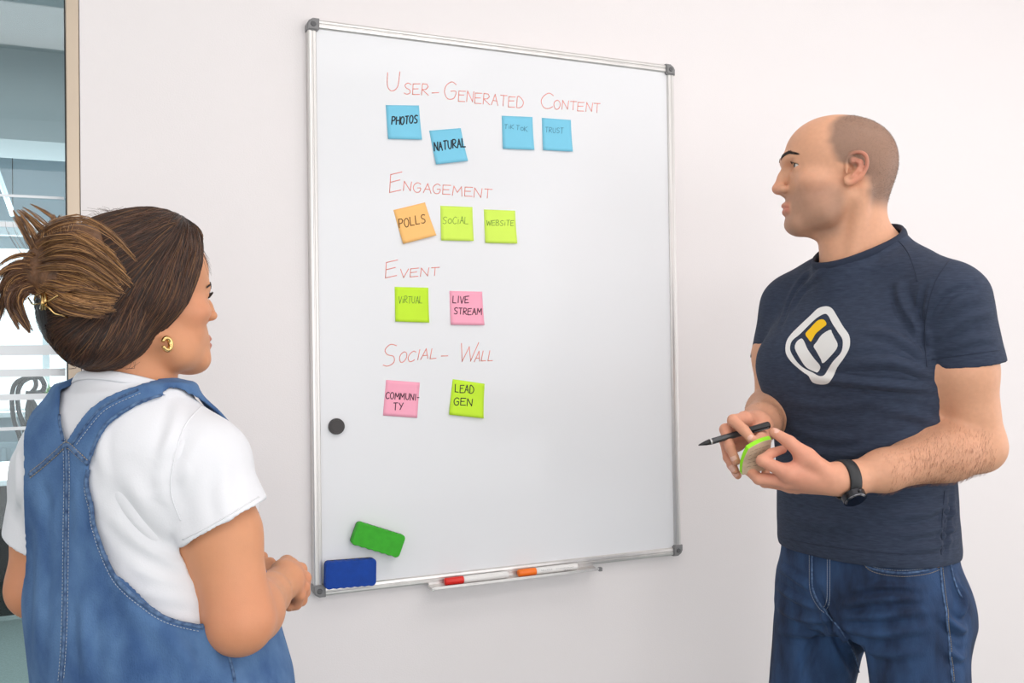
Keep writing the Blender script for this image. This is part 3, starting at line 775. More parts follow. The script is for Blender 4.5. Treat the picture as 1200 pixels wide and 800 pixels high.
def lashes(F, s, g, parent, m, n=26, L_=.008, zm=lambda z: z):
    v, f = [], []
    for i in range(n):
        t = i/(n-1); x = .0195+.0245*t; y = .0945-.0085*(2*t-1)**2-.003*t; z = zm(.001)+.0050*math.sin(math.pi*min(1, t*1.02)+.05)
        a = v2(g*x, y+.002, z); b = a+v2(g*(t-.4)*.35, .75, .25)*L_*.6; c_ = a+v2(g*(t-.4)*.5, .8, .6)*L_
        tube_geo([F.w(a*s), F.w(b*s), F.w(c_*s)], [.0003, .00025, .00008], 3, v, f)
    return link('eyelashes', me_from(v, f), m, parent, True)
def nail(base, tip, up, w_, L_, parent, m):
    """small curved nail plate on the back of a fingertip"""
    base, tip, up = [np.array(q, float) for q in (base, tip, up)]; d = tip-base; d /= np.linalg.norm(d); up = up-d*(up@d); up /= np.linalg.norm(up); s_ = np.cross(d, up)
    v, f = [], []; nx, ny = 6, 5
    for lay in (0, 1):
        for j in range(ny+1):
            for i in range(nx+1):
                a = (i/nx*2-1); t = j/ny; ww = w_*(1-.25*max(0, t-.6)**2*6)
                v.append(tip+d*(t-.75)*L_+s_*math.sin(a*.8)*ww+up*(math.cos(a*.8)*w_+.0005-.0008*lay-.0012*t*t))
    n1 = (nx+1)*(ny+1)
    for j in range(ny):
        for i in range(nx):
            a = j*(nx+1)+i; f.append((a, a+1, a+nx+2, a+nx+1)); f.append((n1+a, n1+a+nx+1, n1+a+nx+2, n1+a+1))
    return link('fingernail', me_from(v, f), m, parent, True)
def wrinkle(o, lines, tree=None, project=True):
    """push a cloth mesh out or in along its normals beside short creases: (px points, width, amplitude)"""
    tree = tree or bvh(o); Q = vcos(o); n = len(Q); N_ = np.empty(n*3, F32); o.data.vertices.foreach_get('normal', N_) if False else None
    N_ = np.array([v.normal[:] for v in o.data.vertices], F32); D = np.zeros(n, F32)
    for pts, w_, amp in lines:
        q = drape(spline([np.array(p, float) for p in pts], 5), tree, 0)
        if len(q) < 2: continue
        q = np.array(q, F32); keep = np.all((Q > q.min(0)-3*w_) & (Q < q.max(0)+3*w_), axis=1); idx = np.nonzero(keep)[0]
        best = np.full(len(idx), 9, F32); hh = np.zeros(len(idx), F32); m = len(q)-1
        for i in range(m):
            ba = q[i+1]-q[i]
            if np.linalg.norm(ba) > .06: continue
            r = Q[idx]-q[i]; h = np.clip(r@ba/max(ba@ba, 1e-9), 0, 1); r = r-h[:, None]*ba; dd = np.sqrt((r*r).sum(1))
            b = dd < best; best[b] = dd[b]; hh[b] = (i+h[b])/m
        e = np.sin(np.pi*np.clip(hh, .03, .97))**.7
        g = best/w_
        D[idx] += amp*(np.exp(-g*g)-.45*np.exp(-((g-1.6)/.8)**2))*e
    Q = Q+N_*D[:, None]; o.data.vertices.foreach_set('co', Q.ravel()); o.data.update()
def shoe(F, z0, parent, up, sole, name='shoe'):
    o = sculpt(name, [ell(F, (0, .02, z0+.055), (.045, .075, .05), .02), ell(F, (0, .10, z0+.045), (.048, .075, .034), .03), ell(F, (0, -.045, z0+.06), (.038, .045, .055), .02)], F.w((0, .03, z0))-.17, F.w((0, .03, z0+.12))+.17, .005, post=lambda Q, d: np.maximum(d, z0+.018-Q[:, 2]), mat=up, parent=parent)
    so = sculpt('sole', [ell(F, (0, .03, z0+.01), (.050, .135, .05), .02)], F.w((0, .03, z0))-.18, F.w((0, .03, z0+.04))+.18, .004, post=lambda Q, d: np.maximum(np.maximum(d, z0+.001-Q[:, 2]), Q[:, 2]-z0-.022), mat=sole, parent=o)
    return o

# ------------------------------------------------------------------ materials for people
M_skin_m = mat('skin_fair', (220, 170, 142), .52, sss=.10, attr='tint', var=.03, vscale=120, bump=.12, bscale=900, spec=.35)
M_skin_w = mat('skin_tan', (214, 156, 120), .50, sss=.10, attr='tint', var=.02, vscale=60, bump=.10, bscale=900, spec=.35)
M_navy = mat('navy_heathered_jersey', (38, 47, 67), .92, rgb2=(53, 63, 84), vscale=60, stretch=(1, 1, 7), bump=.35, bscale=420, detail=6)
M_navy2 = mat('navy_ribbed_collar', (36, 44, 63), .92, bump=.4, bscale=600)
M_white_tee = mat('white_cotton', (226, 226, 230), .9, bump=.12, bscale=500)
M_jeans = mat('dark_blue_jeans', (15, 28, 54), .9, rgb2=(50, 80, 122), vscale=20, stretch=(1, 1, .35), bump=.5, bscale=500, detail=8)
M_denim = mat('mid_blue_denim', (52, 84, 130), .92, rgb2=(88, 122, 164), vscale=26, stretch=(1, 1, .6), bump=.5, bscale=600, detail=10)
M_denim_d = mat('denim_seam', (46, 70, 108), .9, rgb2=(100, 128, 164), vscale=160, bump=.4, bscale=700)
M_thread = mat('pale_thread', (176, 184, 196), .8)
M_thread_o = mat('tan_thread', (176, 160, 130), .8)
M_hair_d = mat('dark_brow_hair', (40, 28, 22), .6)
M_nail = mat('fingernail', (232, 182, 164), .3, spec=.5)
M_sole = mat('white_rubber', (225, 225, 222), .6)
M_shoe = mat('grey_canvas', (84, 88, 96), .8, bump=.3)
M_gold = mat('polished_gold', (222, 184, 122), .2, metal=1)
# ------------------------------------------------------------------ the man
MT = Fr((.965, -.541, 0), -97.3)
MH = Fr(P(986, 197, 1.84), -57, 1, 0)
man = thing('person', (.965, -.541, 0), 'person with shaved head in navy t-shirt and jeans, holding a pen', 'person')
shL, shR = P(1113, 358, 1.690), P(931, 364, 2.005)
elL, elR = P(1147, 523, 1.700), P(909, 480, 2.020)
wrL, wrR = P(997, 561, 1.618), P(886, 500, 1.765)
torso_st = [(.78, 0, 0, .150, .095, .105, 2.3), (.90, 0, 0, .150, .100, .105, 2.3), (.955, 0, 0, .155, .108, .112, 2.3), (.99, 0, 0, .170, .126, .122, 2.4), (1.06, 0, 0, .166, .130, .116, 2.4), (1.14, 0, .002, .164, .126, .112, 2.4),
            (1.22, 0, .004, .170, .128, .112, 2.4), (1.30, 0, .006, .184, .136, .118, 2.5), (1.37, 0, .004, .190, .130, .122, 2.5), (1.43, 0, 0, .182, .112, .116, 2.4), (1.48, 0, -.004, .145, .088, .098, 2.2), (1.515, 0, -.006, .10, .072, .080, 2.0)]
def torso_m(off, k=.02):
    o = [loft(MT, torso_st, .02, off)]
    nb = MT.w((0, -.012, 1.505))
    for s_, g in ((shL, -1), (shR, 1)): o += [cone(MT.w((g*.012, -.040, 1.572)), s_+np.array([0, 0, .052])-MT.d((g*.055, .005, 0)), .040+off, .036+off, .05)]
    for s_ in (shL, shR): o.append(cone(nb, s_+np.array([0, 0, .008]), .050+off, .050+off, .05))
    for g in (-1, 1):
        o.append(ell(MT, (g*.082, .088, 1.345), (.088+off, .050+off, .062+off), .04))
        o.append(ell(MT, (g*.10, -.075, 1.38), (.075+off, .05+off, .09+off), .04))
    return o
def arm_m(sh, el, wr, off=0, side=-1):
    mid = sh+(el-sh)*.45+MT.d((side*.004, .010, 0)); q1 = el+(wr-el)*.26+np.array([0, 0, .003])
    return [cone(sh, mid, .060+off, .058+off, .028), cone(mid, el, .056+off, .043+off, .022), cone(el, q1, .044+off, .046+off, .02), cone(q1, wr+(el-wr)*.25, .045+off, .034+off, .03), cone(wr+(el-wr)*.25, wr, .034+off, .0275+off, .02)]
def finger(pts, rad, k=.006, kf=.004):
    q = [P(*p) for p in pts]; return chain(q, rad, k, kf), q
ops = torso_m(0)
ops += [cone(MH.w((0, -.024, -.075)), MT.w((0, -.006, 1.515)), .056, .066, .03), cone(MH.w((0, .010, -.105)), MT.w((0, .035, 1.50)), .036, .045, .03)]
for g in (-1, 1): ops.append(cone(MH.w((g*.060, -.030, -.055)), MT.w((g*.018, .062, 1.490)), .0125, .010, .018))
ops.append(ell(MH, (0, .052, -.122), (.013, .014, .013), .02))
ops += arm_m(shL, elL, wrL, 0, -1)+arm_m(shR, elR, wrR, 0, 1)
ops += head_ops(MH, 1.0)+ear_ops(MH, 1.0, -1, -.009, -.016)+ear_ops(MH, 1.0, 1, -.009, -.016)
# left (near) hand
hw = P(980, 561, 1.612); MC = {'i': P(923, 554, 1.596), 'm': P(921, 563, 1.612), 'r': P(926, 568, 1.634), 'p': P(933, 570, 1.655)}
hand_L = [cone(wrL, hw, .0275, .024, .015)]
for kk, r_ in (('i', .0145), ('m', .0145), ('r', .0135), ('p', .012)): hand_L.append(cone(hw, MC[kk], .021, r_, .014))
hand_L.append(cone(P(970, 562, 1.632), P(935, 564, 1.632), .020, .015, .012))
fin = {}
def addf(key, pts, rad, store, base=None, kf=.003):
    q = ([base] if base is not None else [])+[P(*p) for p in pts]; fin[key] = q
    for i in range(len(q)-1): store.append(cone(q[i], q[i+1], rad[i], rad[i+1], .007 if i == 0 else kf))
addf('Lt', [(968, 554, 1.602), (945, 535, 1.592), (925, 518, 1.597), (907.5, 506.5, 1.610)], [.0185, .0135, .0112, .0082], hand_L)
hand_L.append(cone(P(945, 536, 1.592), P(930, 553, 1.600), .010, .010, .020))
addf('Li', [(893, 539.5, 1.600), (904, 531, 1.614), (917, 526.5, 1.624)], [.0128, .0098, .0085, .0074], hand_L, MC['i'])
addf('Lm', [(889, 561, 1.618), (877, 551, 1.640), (881, 543, 1.652)], [.0125, .0098, .0084, .0072], hand_L, MC['m'])
addf('Lr', [(896, 565, 1.645), (884, 555, 1.655), (886, 546, 1.665)], [.0120, .0092, .0080, .0070], hand_L, MC['r'])
addf('Lp', [(909, 565, 1.672), (897, 556, 1.682), (897, 548, 1.688)], [.0108, .0082, .0072, .0064], hand_L, MC['p'])
# right (far) hand
hand_R = []; MR = {'i': P(873, 491, 1.712), 'm': P(862, 500, 1.722), 'r': P(861, 511, 1.734), 'p': P(864, 521, 1.744)}
for kk, r_ in (('i', .0140), ('m', .0140), ('r', .0130), ('p', .0115)): hand_R.append(cone(wrR, MR[kk], .023, r_, .014))
addf('Ri', [(859.5, 492.5, 1.673), (872, 504, 1.652), (882.5, 516.5, 1.638)], [.0128, .0108, .0092, .0078], hand_R, MR['i'])
addf('Rm', [(850, 503, 1.688), (855, 523, 1.670), (862.5, 540, 1.662)], [.0128, .0102, .0090, .0078], hand_R, MR['m'])
addf('Rr', [(849.5, 516, 1.704), (853, 536, 1.686), (861, 550.5, 1.676)], [.0122, .0098, .0086, .0075], hand_R, MR['r'])
addf('Rp', [(853, 529, 1.718), (857, 545, 1.704), (864.5, 557, 1.692)], [.0110, .0088, .0078, .0068], hand_R, MR['p'])
addf('Rt', [(887, 506, 1.735), (893, 513, 1.692), (892, 514, 1.660), (886, 517, 1.638)], [.019, .0135, .0108, .0085], hand_R)
ops += hand_L+hand_R
skin = np.array(lin((219, 163, 131)))
def man_skin(Q):
    L_ = MH.l(Q); x, y, z = L_.T; n = len(Q); c_ = np.tile(skin, (n, 1))
    r = np.linalg.norm(L_, axis=1); hd = sm(-r, -.22, -.17)
    def mixc(m, rgb, a=1.0):
        nonlocal c_; t = (np.clip(m, 0, 1)*a)[:, None]; c_ = c_*(1-t)+np.array(lin(rgb))*t
    side = sm(np.abs(x), .02, .06)
    bs = np.interp(z, [-.09, -.03, -.012, .0, .012, .036, .073, .09, .102], [-.040, -.034, -.010, .020, .026, .036, .030, .014, -.008])
    bt = np.interp(z, [.03, .073, .09, .102], [.03, .022, .006, -.014]); edge = bs*side+bt*(1-side)+.003*noise3(Q, 260, 3)
    hm = sm(edge-y, -.012, .012)*sm(z-(-.078), -.016, .016)
    mixc(hm*hd, (118, 96, 84), .76)
    beard = sm(-z, .030, .060)*sm(y, -.005, .02)*(1-blob(np.abs(z+.076)/.010, 1.0)*sm(.03-np.abs(x), 0, .01))*sm(z+.150, 0, .03)
    mixc(beard*hd*1, (128, 104, 92), .50)
    lips = blob(np.abs(z+.078)/.0115, 1)*sm(.0245-np.abs(x), 0, .004)*sm(y, .095, .102); mixc(lips*hd, (204, 120, 104), .75)
    earm = sm(np.abs(x), .0775, .086)*sm(.036-np.abs(z+.016), 0, .008)*sm(.03-np.abs(y+.009), 0, .01); mixc(earm*hd, (226, 140, 116), .55)
    nosem = sm(y, .112, .122)*sm(.055-np.abs(z+.035), 0, .03); mixc(nosem*hd, (226, 158, 132), .45)
    cheek = blob(np.sqrt((y-.06)**2+(z+.04)**2)/.035, 1)*sm(np.abs(x), .03, .05); mixc(cheek*hd, (226, 164, 138), .3)
    hand = np.maximum(blob(np.linalg.norm(Q-P(925, 545, 1.61).astype(F32), axis=1)/.09, 1), blob(np.linalg.norm(Q-P(862, 515, 1.72).astype(F32), axis=1)/.09, 1)); mixc(hand, (222, 148, 126), .75)
    fa = np.zeros(n)
    for e, w_ in ((elL, wrL), (elR, wrR)):
        ba = (w_-e).astype(F32); h = np.clip((Q-e.astype(F32))@ba/(ba@ba), 0, 1); dd = np.linalg.norm(Q-e.astype(F32)-h[:, None]*ba, axis=1)
        fa = np.maximum(fa, sm(.065-dd, 0, .01)*sm(h, .02, .25)*sm(1-h, .0, .1))
    mixc(fa*.6, (150, 100, 78), .32)
    return c_
body_m = sculpt('body', ops, (.55, -.86, .84), (1.24, -.22, 1.87), .0021, mat=M_skin_m, parent=man)
keep_largest(body_m); paint(body_m, man_skin)
g_ = (-.15, 1, .02); tr = bvh(body_m)
for g in (-1, 1):
    eyeball(MH, 1, g, g_, man, (70, 50, 36))
    brow(MH, 1, g, [(.012, .1085, .019), (.022, .109, .0235), (.033, .104, .026), (.047, .088, .021)], man, M_hair_d, 260, .0036, .009, tree=tr)
    lashes(MH, 1, g, man, M_hair_d, 26, .0065)
# buzzed hair: short stubs over the scalp
Qs = vcos(body_m); cs_ = np.empty(len(Qs)*4, F32); body_m.data.color_attributes['tint'].data.foreach_get('color', cs_); cs_ = cs_.reshape(-1, 4)[:, :3]
Ls = MH.l(Qs); hairy = np.nonzero((np.abs(cs_-np.array(lin((118, 96, 84)))).sum(1) < .30) & (np.linalg.norm(Ls, axis=1) < .15) & (Ls[:, 2] > -.09) & (Ls[:, 1] < .05))[0]
rr = random.Random(4); v, f = [], []
for i in rr.sample(list(hairy), min(10000, len(hairy))):
    nn = np.array(body_m.data.vertices[i].normal); p = Qs[i].astype(float)+np.array([rr.uniform(-.001, .001) for _ in range(3)]); t = nn+MH.d((0, -.5, -.5)); t /= np.linalg.norm(t)
    tube_geo([p-nn*.0005, p+t*rr.uniform(.0007, .0014)], [.00018, .00010], 3, v, f)
tag(link('buzzed_hair', me_from(v, f), mat('buzzed_hair_brown', (92, 72, 60), .7), man, True), kind='stuff')
# forearm hair
rr = random.Random(8); v, f = [], []
for i in range(2600):
    s_ = 0 if i < 1900 else 1; e, w_ = ((elL, wrL), (elR, wrR))[s_]; t = rr.uniform(.03, .80); ax = w_-e
    p = e+ax*t; d = np.array([rr.gauss(0, 1) for _ in range(3)]); d -= ax*(d@ax)/(ax@ax); d /= np.linalg.norm(d)
    h_ = tr.ray_cast(Vector(p+d*.09), Vector(-d))
    if h_[0] is None or (h_[0]-Vector(p)).length > .06: continue
    q = np.array(h_[0]); nn = np.array(h_[1]); a = ax/np.linalg.norm(ax); a = a*.5+np.cross(nn, a)*(.45+rr.gauss(0, .18))+np.array([0, 0, -.35]); L_ = rr.uniform(.005, .011)
    tube_geo([q, q+nn*.0012+a*L_*.5, q+nn*.0014+a*L_], [.00013, .00010, .00003], 3, v, f)
tag(link('forearm_hair', me_from(v, f), mat('arm_hair', (150, 102, 76), .6), man, True), kind='stuff')
# nails
for key, up in (('Lt', (-.15, -.55, .6)), ('Ri', (-.7, -.3, .6)), ('Rm', (-.85, -.45, .2)), ('Rr', (-.85, -.45, .1)), ('Rp', (-.85, -.45, 0))):
    q = fin[key]; nail(q[-2], q[-1], up, .0078 if key != 'Lt' else .0084, .0120, man, M_nail)

# t-shirt
sleeveL, sleeveR = P(1130, 428, 1.692), P(910, 419, 2.012)
top_ops = torso_m(.0085)
slv = []
for sh, el in ((shL, elL), (shR, elR)):
    ax = (el-sh); ax /= np.linalg.norm(ax); slv.append(cone(sh-ax*.005, sh+ax*.21, .0715, .0725, .035))
nLc = P(1130, 428, 1.692)+0; planeL = (sleeveL, None)
up_l = np.cross(P(1177, 421.5, 1.69)-P(1086, 434, 1.69), FW); nL = up_l/np.linalg.norm(up_l); nL = nL if nL[2] < 0 else -nL
nL = nL*.97+FW*.0; nR = np.array([0, 0, -1.])
colC = MT.w((0, -.008, 1.590)); colT = Fr(colC, -97.3, -26)
def smin(a, b, k):
    h = np.maximum(k-np.abs(a-b), 0)/k; return np.minimum(a, b)-h*h*k*.25
def smax(a, b, k): return -smin(-a, -b, k)
def sleeve_union(Q, d, slv, cuts, k=.028):
    n = F32(0)
    for sl, (c_, n_) in zip(slv, cuts):
        v = sl.f(Q); pc = (Q-c_.astype(F32))@n_.astype(F32)
        d = smin(d, smax(v, pc, .002), np.where(pc > -.05, .012, k).astype(F32) if False else F32(k)*np.clip(-pc/.06, .25, 1))
    return d.astype(F32)
def sleeve_bore(Q, sls, cuts, th):
    b = np.full(len(Q), -1, F32)
    for sl, (c_, n_) in zip(sls, cuts):
        pc = (Q-c_.astype(F32))@n_.astype(F32); b = np.maximum(b, np.minimum(-(sl.f(Q)+th), pc+.035))
    return b
cutsL = ((sleeveL, nL), (sleeveR, nR))
tee_neck = cone(MH.w((0, -.024, -.075)), MT.w((0, -.006, 1.515)), .067, .0775, .03); tee_neck2 = cone(MH.w((0, .010, -.105)), MT.w((0, .035, 1.50)), .048, .058, .03)
top_ops += [tee_neck, tee_neck2]
def cut_shirt(Q, d):
    d = sleeve_union(Q, d, slv, cutsL)
    d = d+F32(.0016)*noise3(Q, 28, 2)+F32(.0008)*noise3(Q*np.array([1, 1, 2.2], F32), 60, 3)
    d = np.maximum(d, np.maximum(np.maximum(-(d+F32(.0052)), F32(-1)), -1))
    d = np.maximum(d, sleeve_bore(Q, slv, cutsL, .005))
    d = np.maximum(d, (.985-Q[:, 2]).astype(F32))
    q = colT.l(Q); rr_ = np.sqrt(q[:, 0]**2+q[:, 1]**2)
    return np.maximum(d, np.minimum(q[:, 2], F32(.125)-rr_)).astype(F32)
tee = sculpt('t_shirt', top_ops, (.74, -.83, .96), (1.17, -.25, 1.60), .0026, post=cut_shirt, mat=M_navy, parent=man)
keep_largest(tee); relax(tee, 5)
tree_tee = bvh(tee)
W = []
for pts, w_, a_ in [
    ([(1082, 395), (1060, 360), (1052, 330)], .010, .005), ([(1085, 420), (1050, 395), (1010, 385)], .010, .004), ([(1090, 440), (1050, 425), (1000, 425)], .010, .0045), ([(1095, 455), (1050, 452), (985, 446), (940, 440)], .009, .005),
    ([(1088, 380), (1110, 350), (1140, 335)], .010, -.004), ([(1095, 400), (1130, 375), (1165, 365)], .009, .003), ([(1092, 415), (1130, 400), (1168, 395)], .008, .0025),
    ([(925, 500), (960, 512), (1010, 515)], .010, .003), ([(940, 525), (990, 532), (1040, 520), (1080, 505)], .010, .004), ([(1105, 500), (1070, 485), (1030, 480)], .010, .003), ([(925, 470), (970, 476), (1040, 470)], .010, .0025),
    ([(915, 600), (950, 612), (1010, 614)], .012, .003), ([(1118, 585), (1085, 600), (1040, 606)], .010, .003), ([(1120, 610), (1090, 620), (1050, 628)], .009, .003), ([(1118, 630), (1095, 640), (1060, 643)], .008, .003),
    ([(1115, 575), (1108, 620), (1106, 650)], .008, -.004), ([(1120, 596), (1112, 604), (1104, 606)], .006, .005), ([(1120, 618), (1112, 622), (1104, 625)], .006, .005), ([(966, 315), (940, 340), (925, 365)], .008, .003), ([(950, 318), (930, 345), (915, 385)], .008, -.003), ([(1085, 330), (1078, 370), (1084, 420)], .006, -.003)]:
    W.append((pts, w_, a_*1.5))
wrinkle(tee, W, tree_tee); tree_tee = bvh(tee)
# collar band: ring lying on the cut edge
ring = []
for i in range(48):
    a = 2*math.pi*i/48; p = colT.w((math.sin(a)*.0755, math.cos(a)*.0775, 0)); o_ = MT.w((0, -.004, 1.44))
    r_ = np.array([p[0]-colC[0], p[1]-colC[1], 0]); r_ /= np.linalg.norm(r_)
    p = colT.w((math.sin(a)*.13, math.cos(a)*.13, -.004)); c0 = colT.w((0, 0, -.004)); uo = (p-c0)/np.linalg.norm(p-c0); h_ = tree_tee.ray_cast(Vector(c0), Vector(uo))
    ring.append(np.array(h_[0])+uo*.0055 if h_[0] is not None else colT.w((math.sin(a)*.0755, math.cos(a)*.0775, 0)))
ring = np.array(ring); ring = sum(np.roll(ring, k_, 0) for k_ in range(-2, 3))/5
RB = []
v, f = [], []; m_ = len(ring); sec = 8
for i in range(m_):
    t = ring[(i+1) % m_]-ring[i-1]; t /= np.linalg.norm(t); out = ring[i]-colC; out[2] = 0; out /= np.linalg.norm(out); a = colT.d((0, 0, -1))+out*.25; a -= t*(a@t); a /= np.linalg.norm(a); b = np.cross(t, a)
    for k_ in range(sec): an = 2*math.pi*k_/sec; v.append(ring[i]+a*(.0090*math.cos(an)+.0015)+b*math.sin(an)*.0046+out*.0010)
for i in range(m_):
    for k_ in range(sec): f.append((i*sec+k_, i*sec+(k_+1) % sec, ((i+1) % m_)*sec+(k_+1) % sec, ((i+1) % m_)*sec+k_))
col_ = link('collar', me_from(v, f), M_navy2, man, True)
tube('collar_seam', [np.array(v[i*sec])+(np.array(v[i*sec])-np.array(v[i*sec+4]))*.06 for i in list(range(m_))+[0]], .0011, mat('navy_seam', (26, 32, 48), .9), col_, 6)
seam('shoulder_seam', [(1047, 277), (1060, 290), (1068, 305), (1075, 330)], tree_tee, .0008, M_navy2, tee, off=.0002)
seam('armhole_seam', [(1112, 305), (1096, 330), (1086, 365), (1084, 400), (1086, 430)], tree_tee, .0010, M_navy2, tee, off=.0002)
seam('hem_stitching', [(908, 627), (950, 637), (1009, 645), (1060, 649), (1103, 647)], tree_tee, .0007, M_navy2, tee, off=.0002)
seam('sleeve_hem', [(1092, 421), (1130, 416), (1172, 410)], tree_tee, .0008, M_navy2, tee, off=.0002)
seam('side_seam', [(1107, 575), (1104, 610), (1103, 650)], tree_tee, .0008, M_navy2, tee, off=.0002)

# printed emblem on the chest: thin patches following the cloth
def patch(name, outline, m, parent, holes=(), off=.0010, step=1.15, tree=None):
    O = np.array(outline, float); lo, hi = O.min(0), O.max(0); v, f, idx = [], [], {}
    def inside(p, poly):
        c_ = False; j = len(poly)-1
        for i in range(len(poly)):
            if (poly[i][1] > p[1]) != (poly[j][1] > p[1]) and p[0] < (poly[j][0]-poly[i][0])*(p[1]-poly[i][1])/(poly[j][1]-poly[i][1])+poly[i][0]: c_ = not c_
            j = i
        return c_
    from mathutils.geometry import delaunay_2d_cdt
    pts = [Vector(p) for p in O]; edges = [(i, (i+1) % len(O)) for i in range(len(O))]
    for h_ in holes:
        b = len(pts); pts += [Vector(p) for p in h_]; edges += [(b+i, b+(i+1) % len(h_)) for i in range(len(h_))]
    for x in np.arange(lo[0], hi[0], step*2):
        for y in np.arange(lo[1], hi[1], step*2):
            if inside((x, y), O) and not any(inside((x, y), h_) for h_ in holes): pts.append(Vector((x, y)))
    V_, E_, T_, *_ = delaunay_2d_cdt(pts, edges, [], 0, 1e-5)
    keep = []
    for t in T_:
        c_ = sum((V_[i] for i in t), Vector((0, 0)))/len(t)
        if inside(c_, O) and not any(inside(c_, h_) for h_ in holes): keep.append(t)
    out = []; cen = None
    for p in V_:
        h_ = tree.ray_cast(Vector(CAM), Vector(P(p[0], p[1], 1)-CAM).normalized()); out.append((np.array(h_[0])+np.array(h_[1])*off) if h_[0] is not None else None)
    used = sorted({i for t in keep for i in t if all(out[j] is not None for j in t)}); mp = {o_: n_ for n_, o_ in enumerate(used)}
    return link(name, me_from([out[i] for i in used], [tuple(mp[i] for i in t) for t in keep if all(j in mp for j in t)]), m, parent, True)
lz = lambda L_: [tuple(q) for q in spline([(905+x/6.667, 345+y/6.667) for x, y in L_], 4, True)]
outer = lz([(425, 93), (470, 112), (505, 165), (555, 250), (600, 315), (610, 375), (600, 430), (560, 500), (510, 570), (480, 640), (440, 690), (385, 700), (325, 688), (300, 660), (285, 635), (235, 600), (160, 535), (118, 480), (105, 430), (115, 365), (150, 310), (220, 240), (300, 165), (360, 110)])
inner = lz([(410, 153), (440, 168), (470, 225), (515, 295), (550, 350), (552, 410), (535, 460), (480, 520), (440, 580), (410, 630), (370, 638), (320, 612), (250, 575), (195, 525), (150, 455), (142, 410), (160, 360), (220, 310), (290, 240), (350, 185)])
M_print_w = mat('white_shirt_print', (232, 230, 228), .8); M_print_y = mat('yellow_shirt_print', (248, 196, 14), .75)
em = patch('emblem_ring', outer, M_print_w, tee, [inner], tree=tree_tee)
patch('emblem_bar', lz([(262, 308), (300, 262), (350, 210), (385, 195), (412, 203), (426, 235), (395, 262), (345, 305), (320, 345), (303, 370), (282, 345)]), M_print_y, tee, tree=tree_tee)['label'] = 'yellow block of the emblem'
patch('emblem_block', lz([(228, 345), (250, 365), (280, 430), (330, 500), (378, 560), (360, 606), (335, 605), (270, 570), (225, 510), (180, 425), (190, 375)]), M_print_w, tee, tree=tree_tee)
patch('emblem_block', lz([(455, 277), (470, 300), (490, 340), (512, 385), (505, 425), (460, 480), (400, 536), (380, 500), (345, 440), (326, 405), (350, 370), (390, 315)]), M_print_w, tee, tree=tree_tee)

# jeans
pel = [(.40, 0, 0, .03, .03, .03, 2), (.80, 0, 0, .165, .105, .120, 2.2), (.86, 0, 0, .184, .120, .140, 2.2), (.93, 0, 0, .182, .128, .130, 2.3), (.975, 0, 0, .172, .126, .128, 2.4), (1.03, 0, 0, .166, .122, .122, 2.4)]
hipL, hipR = MT.w((-.104, .0, .88)), MT.w((.104, 0, .88)); knL, knR = MT.w((-.150, .025, .50)), MT.w((.150, .04, .50)); anL, anR = MT.w((-.14, -.01, .06)), MT.w((.14, .0, .06))
jo = [loft(MT, [(.835,)+pel[1][1:]]+pel[2:], .02)]
for h_, k_, a_ in ((hipL, knL, anL), (hipR, knR, anR)): jo += [cone(h_, k_, .095, .070, .034), cone(k_, a_, .070, .060, .03)]
for g in (-1, 1): jo.append(ell(MT, (g*.085, -.058, .87), (.088, .066, .09), .04))
jeans = sculpt('jeans', jo, (.72, -.86, .01), (1.24, -.24, 1.05), .0034, mat=M_jeans, parent=man,
    post=lambda Q, d: np.maximum(np.maximum(d+F32(.002)*noise3(Q*np.array([1, 1, 1.8], F32), 30, 7), .035-Q[:, 2]), Q[:, 2]-1.02).astype(F32))
tj = bvh(jeans); WJ = []
for pts, w_, a_ in [([(905, 660), (925, 672), (950, 690)], .008, .004), ([(903, 680), (925, 697), (955, 712)], .008, .004), ([(903, 705), (930, 722), (965, 728)], .008, .004), ([(905, 735), (935, 742), (975, 740)], .009, .004),
    ([(985, 712), (1020, 702), (1080, 700)], .008, .004), ([(978, 722), (1020, 722), (1090, 715)], .008, .0035), ([(985, 735), (1030, 742), (1090, 735)], .009, .004), ([(1000, 690), (1040, 686), (1085, 690)], .007, .003), ([(990, 750), (1030, 765), (1085, 762)], .01, .0035),
    ([(960, 690), (975, 735), (1000, 790)], .007, -.005), ([(975, 725), (945, 765), (935, 795)], .008, -.003), ([(965, 722), (985, 742), (1005, 775)], .006, .004), ([(1120, 680), (1128, 705), (1124, 725)], .010, .006), ([(1105, 720), (1120, 735), (1131, 738)], .009, .008), ([(1108, 760), (1122, 770), (1130, 768)], .008, .005)]: WJ.append((pts, w_, a_*1.9))
wrinkle(jeans, WJ, tj); tj = bvh(jeans)
M_jseam = mat('jeans_seam', (34, 50, 84), .9, rgb2=(92, 120, 158), vscale=180, bump=.4)
pk = seam('front_pocket', [(1009, 655), (1018, 664), (1035, 669), (1060, 671), (1085, 668), (1101, 663)], tj, .0022, M_jseam, jeans, off=.0006)
stitches('pocket_stitching', [(1009, 652), (1018, 661), (1035, 666.5), (1060, 668), (1085, 665.5), (1101, 660)], tj, M_thread, jeans)
stitches('pocket_stitching', [(1011, 659), (1020, 668), (1037, 673), (1062, 675), (1087, 672), (1101, 667)], tj, M_thread_o, jeans)
seam('fly_placket', [(952, 648), (952, 672), (953, 690), (960, 706), (970, 718)], tj, .0022, M_jseam, jeans)
stitches('fly_stitching', [(949, 648), (949, 672), (950, 692), (958, 709), (968, 720)], tj, M_thread, jeans)
stitches('fly_stitching', [(970, 650), (970, 680), (969, 704), (964, 712)], tj, M_thread, jeans); stitches('fly_stitching', [(973, 650), (973, 680), (972, 706), (966, 716)], tj, M_thread, jeans)
seam('side_seam', [(1101, 652), (1104, 690), (1109, 720), (1112, 755), (1116, 799)], tj, .0020, M_jseam, jeans)
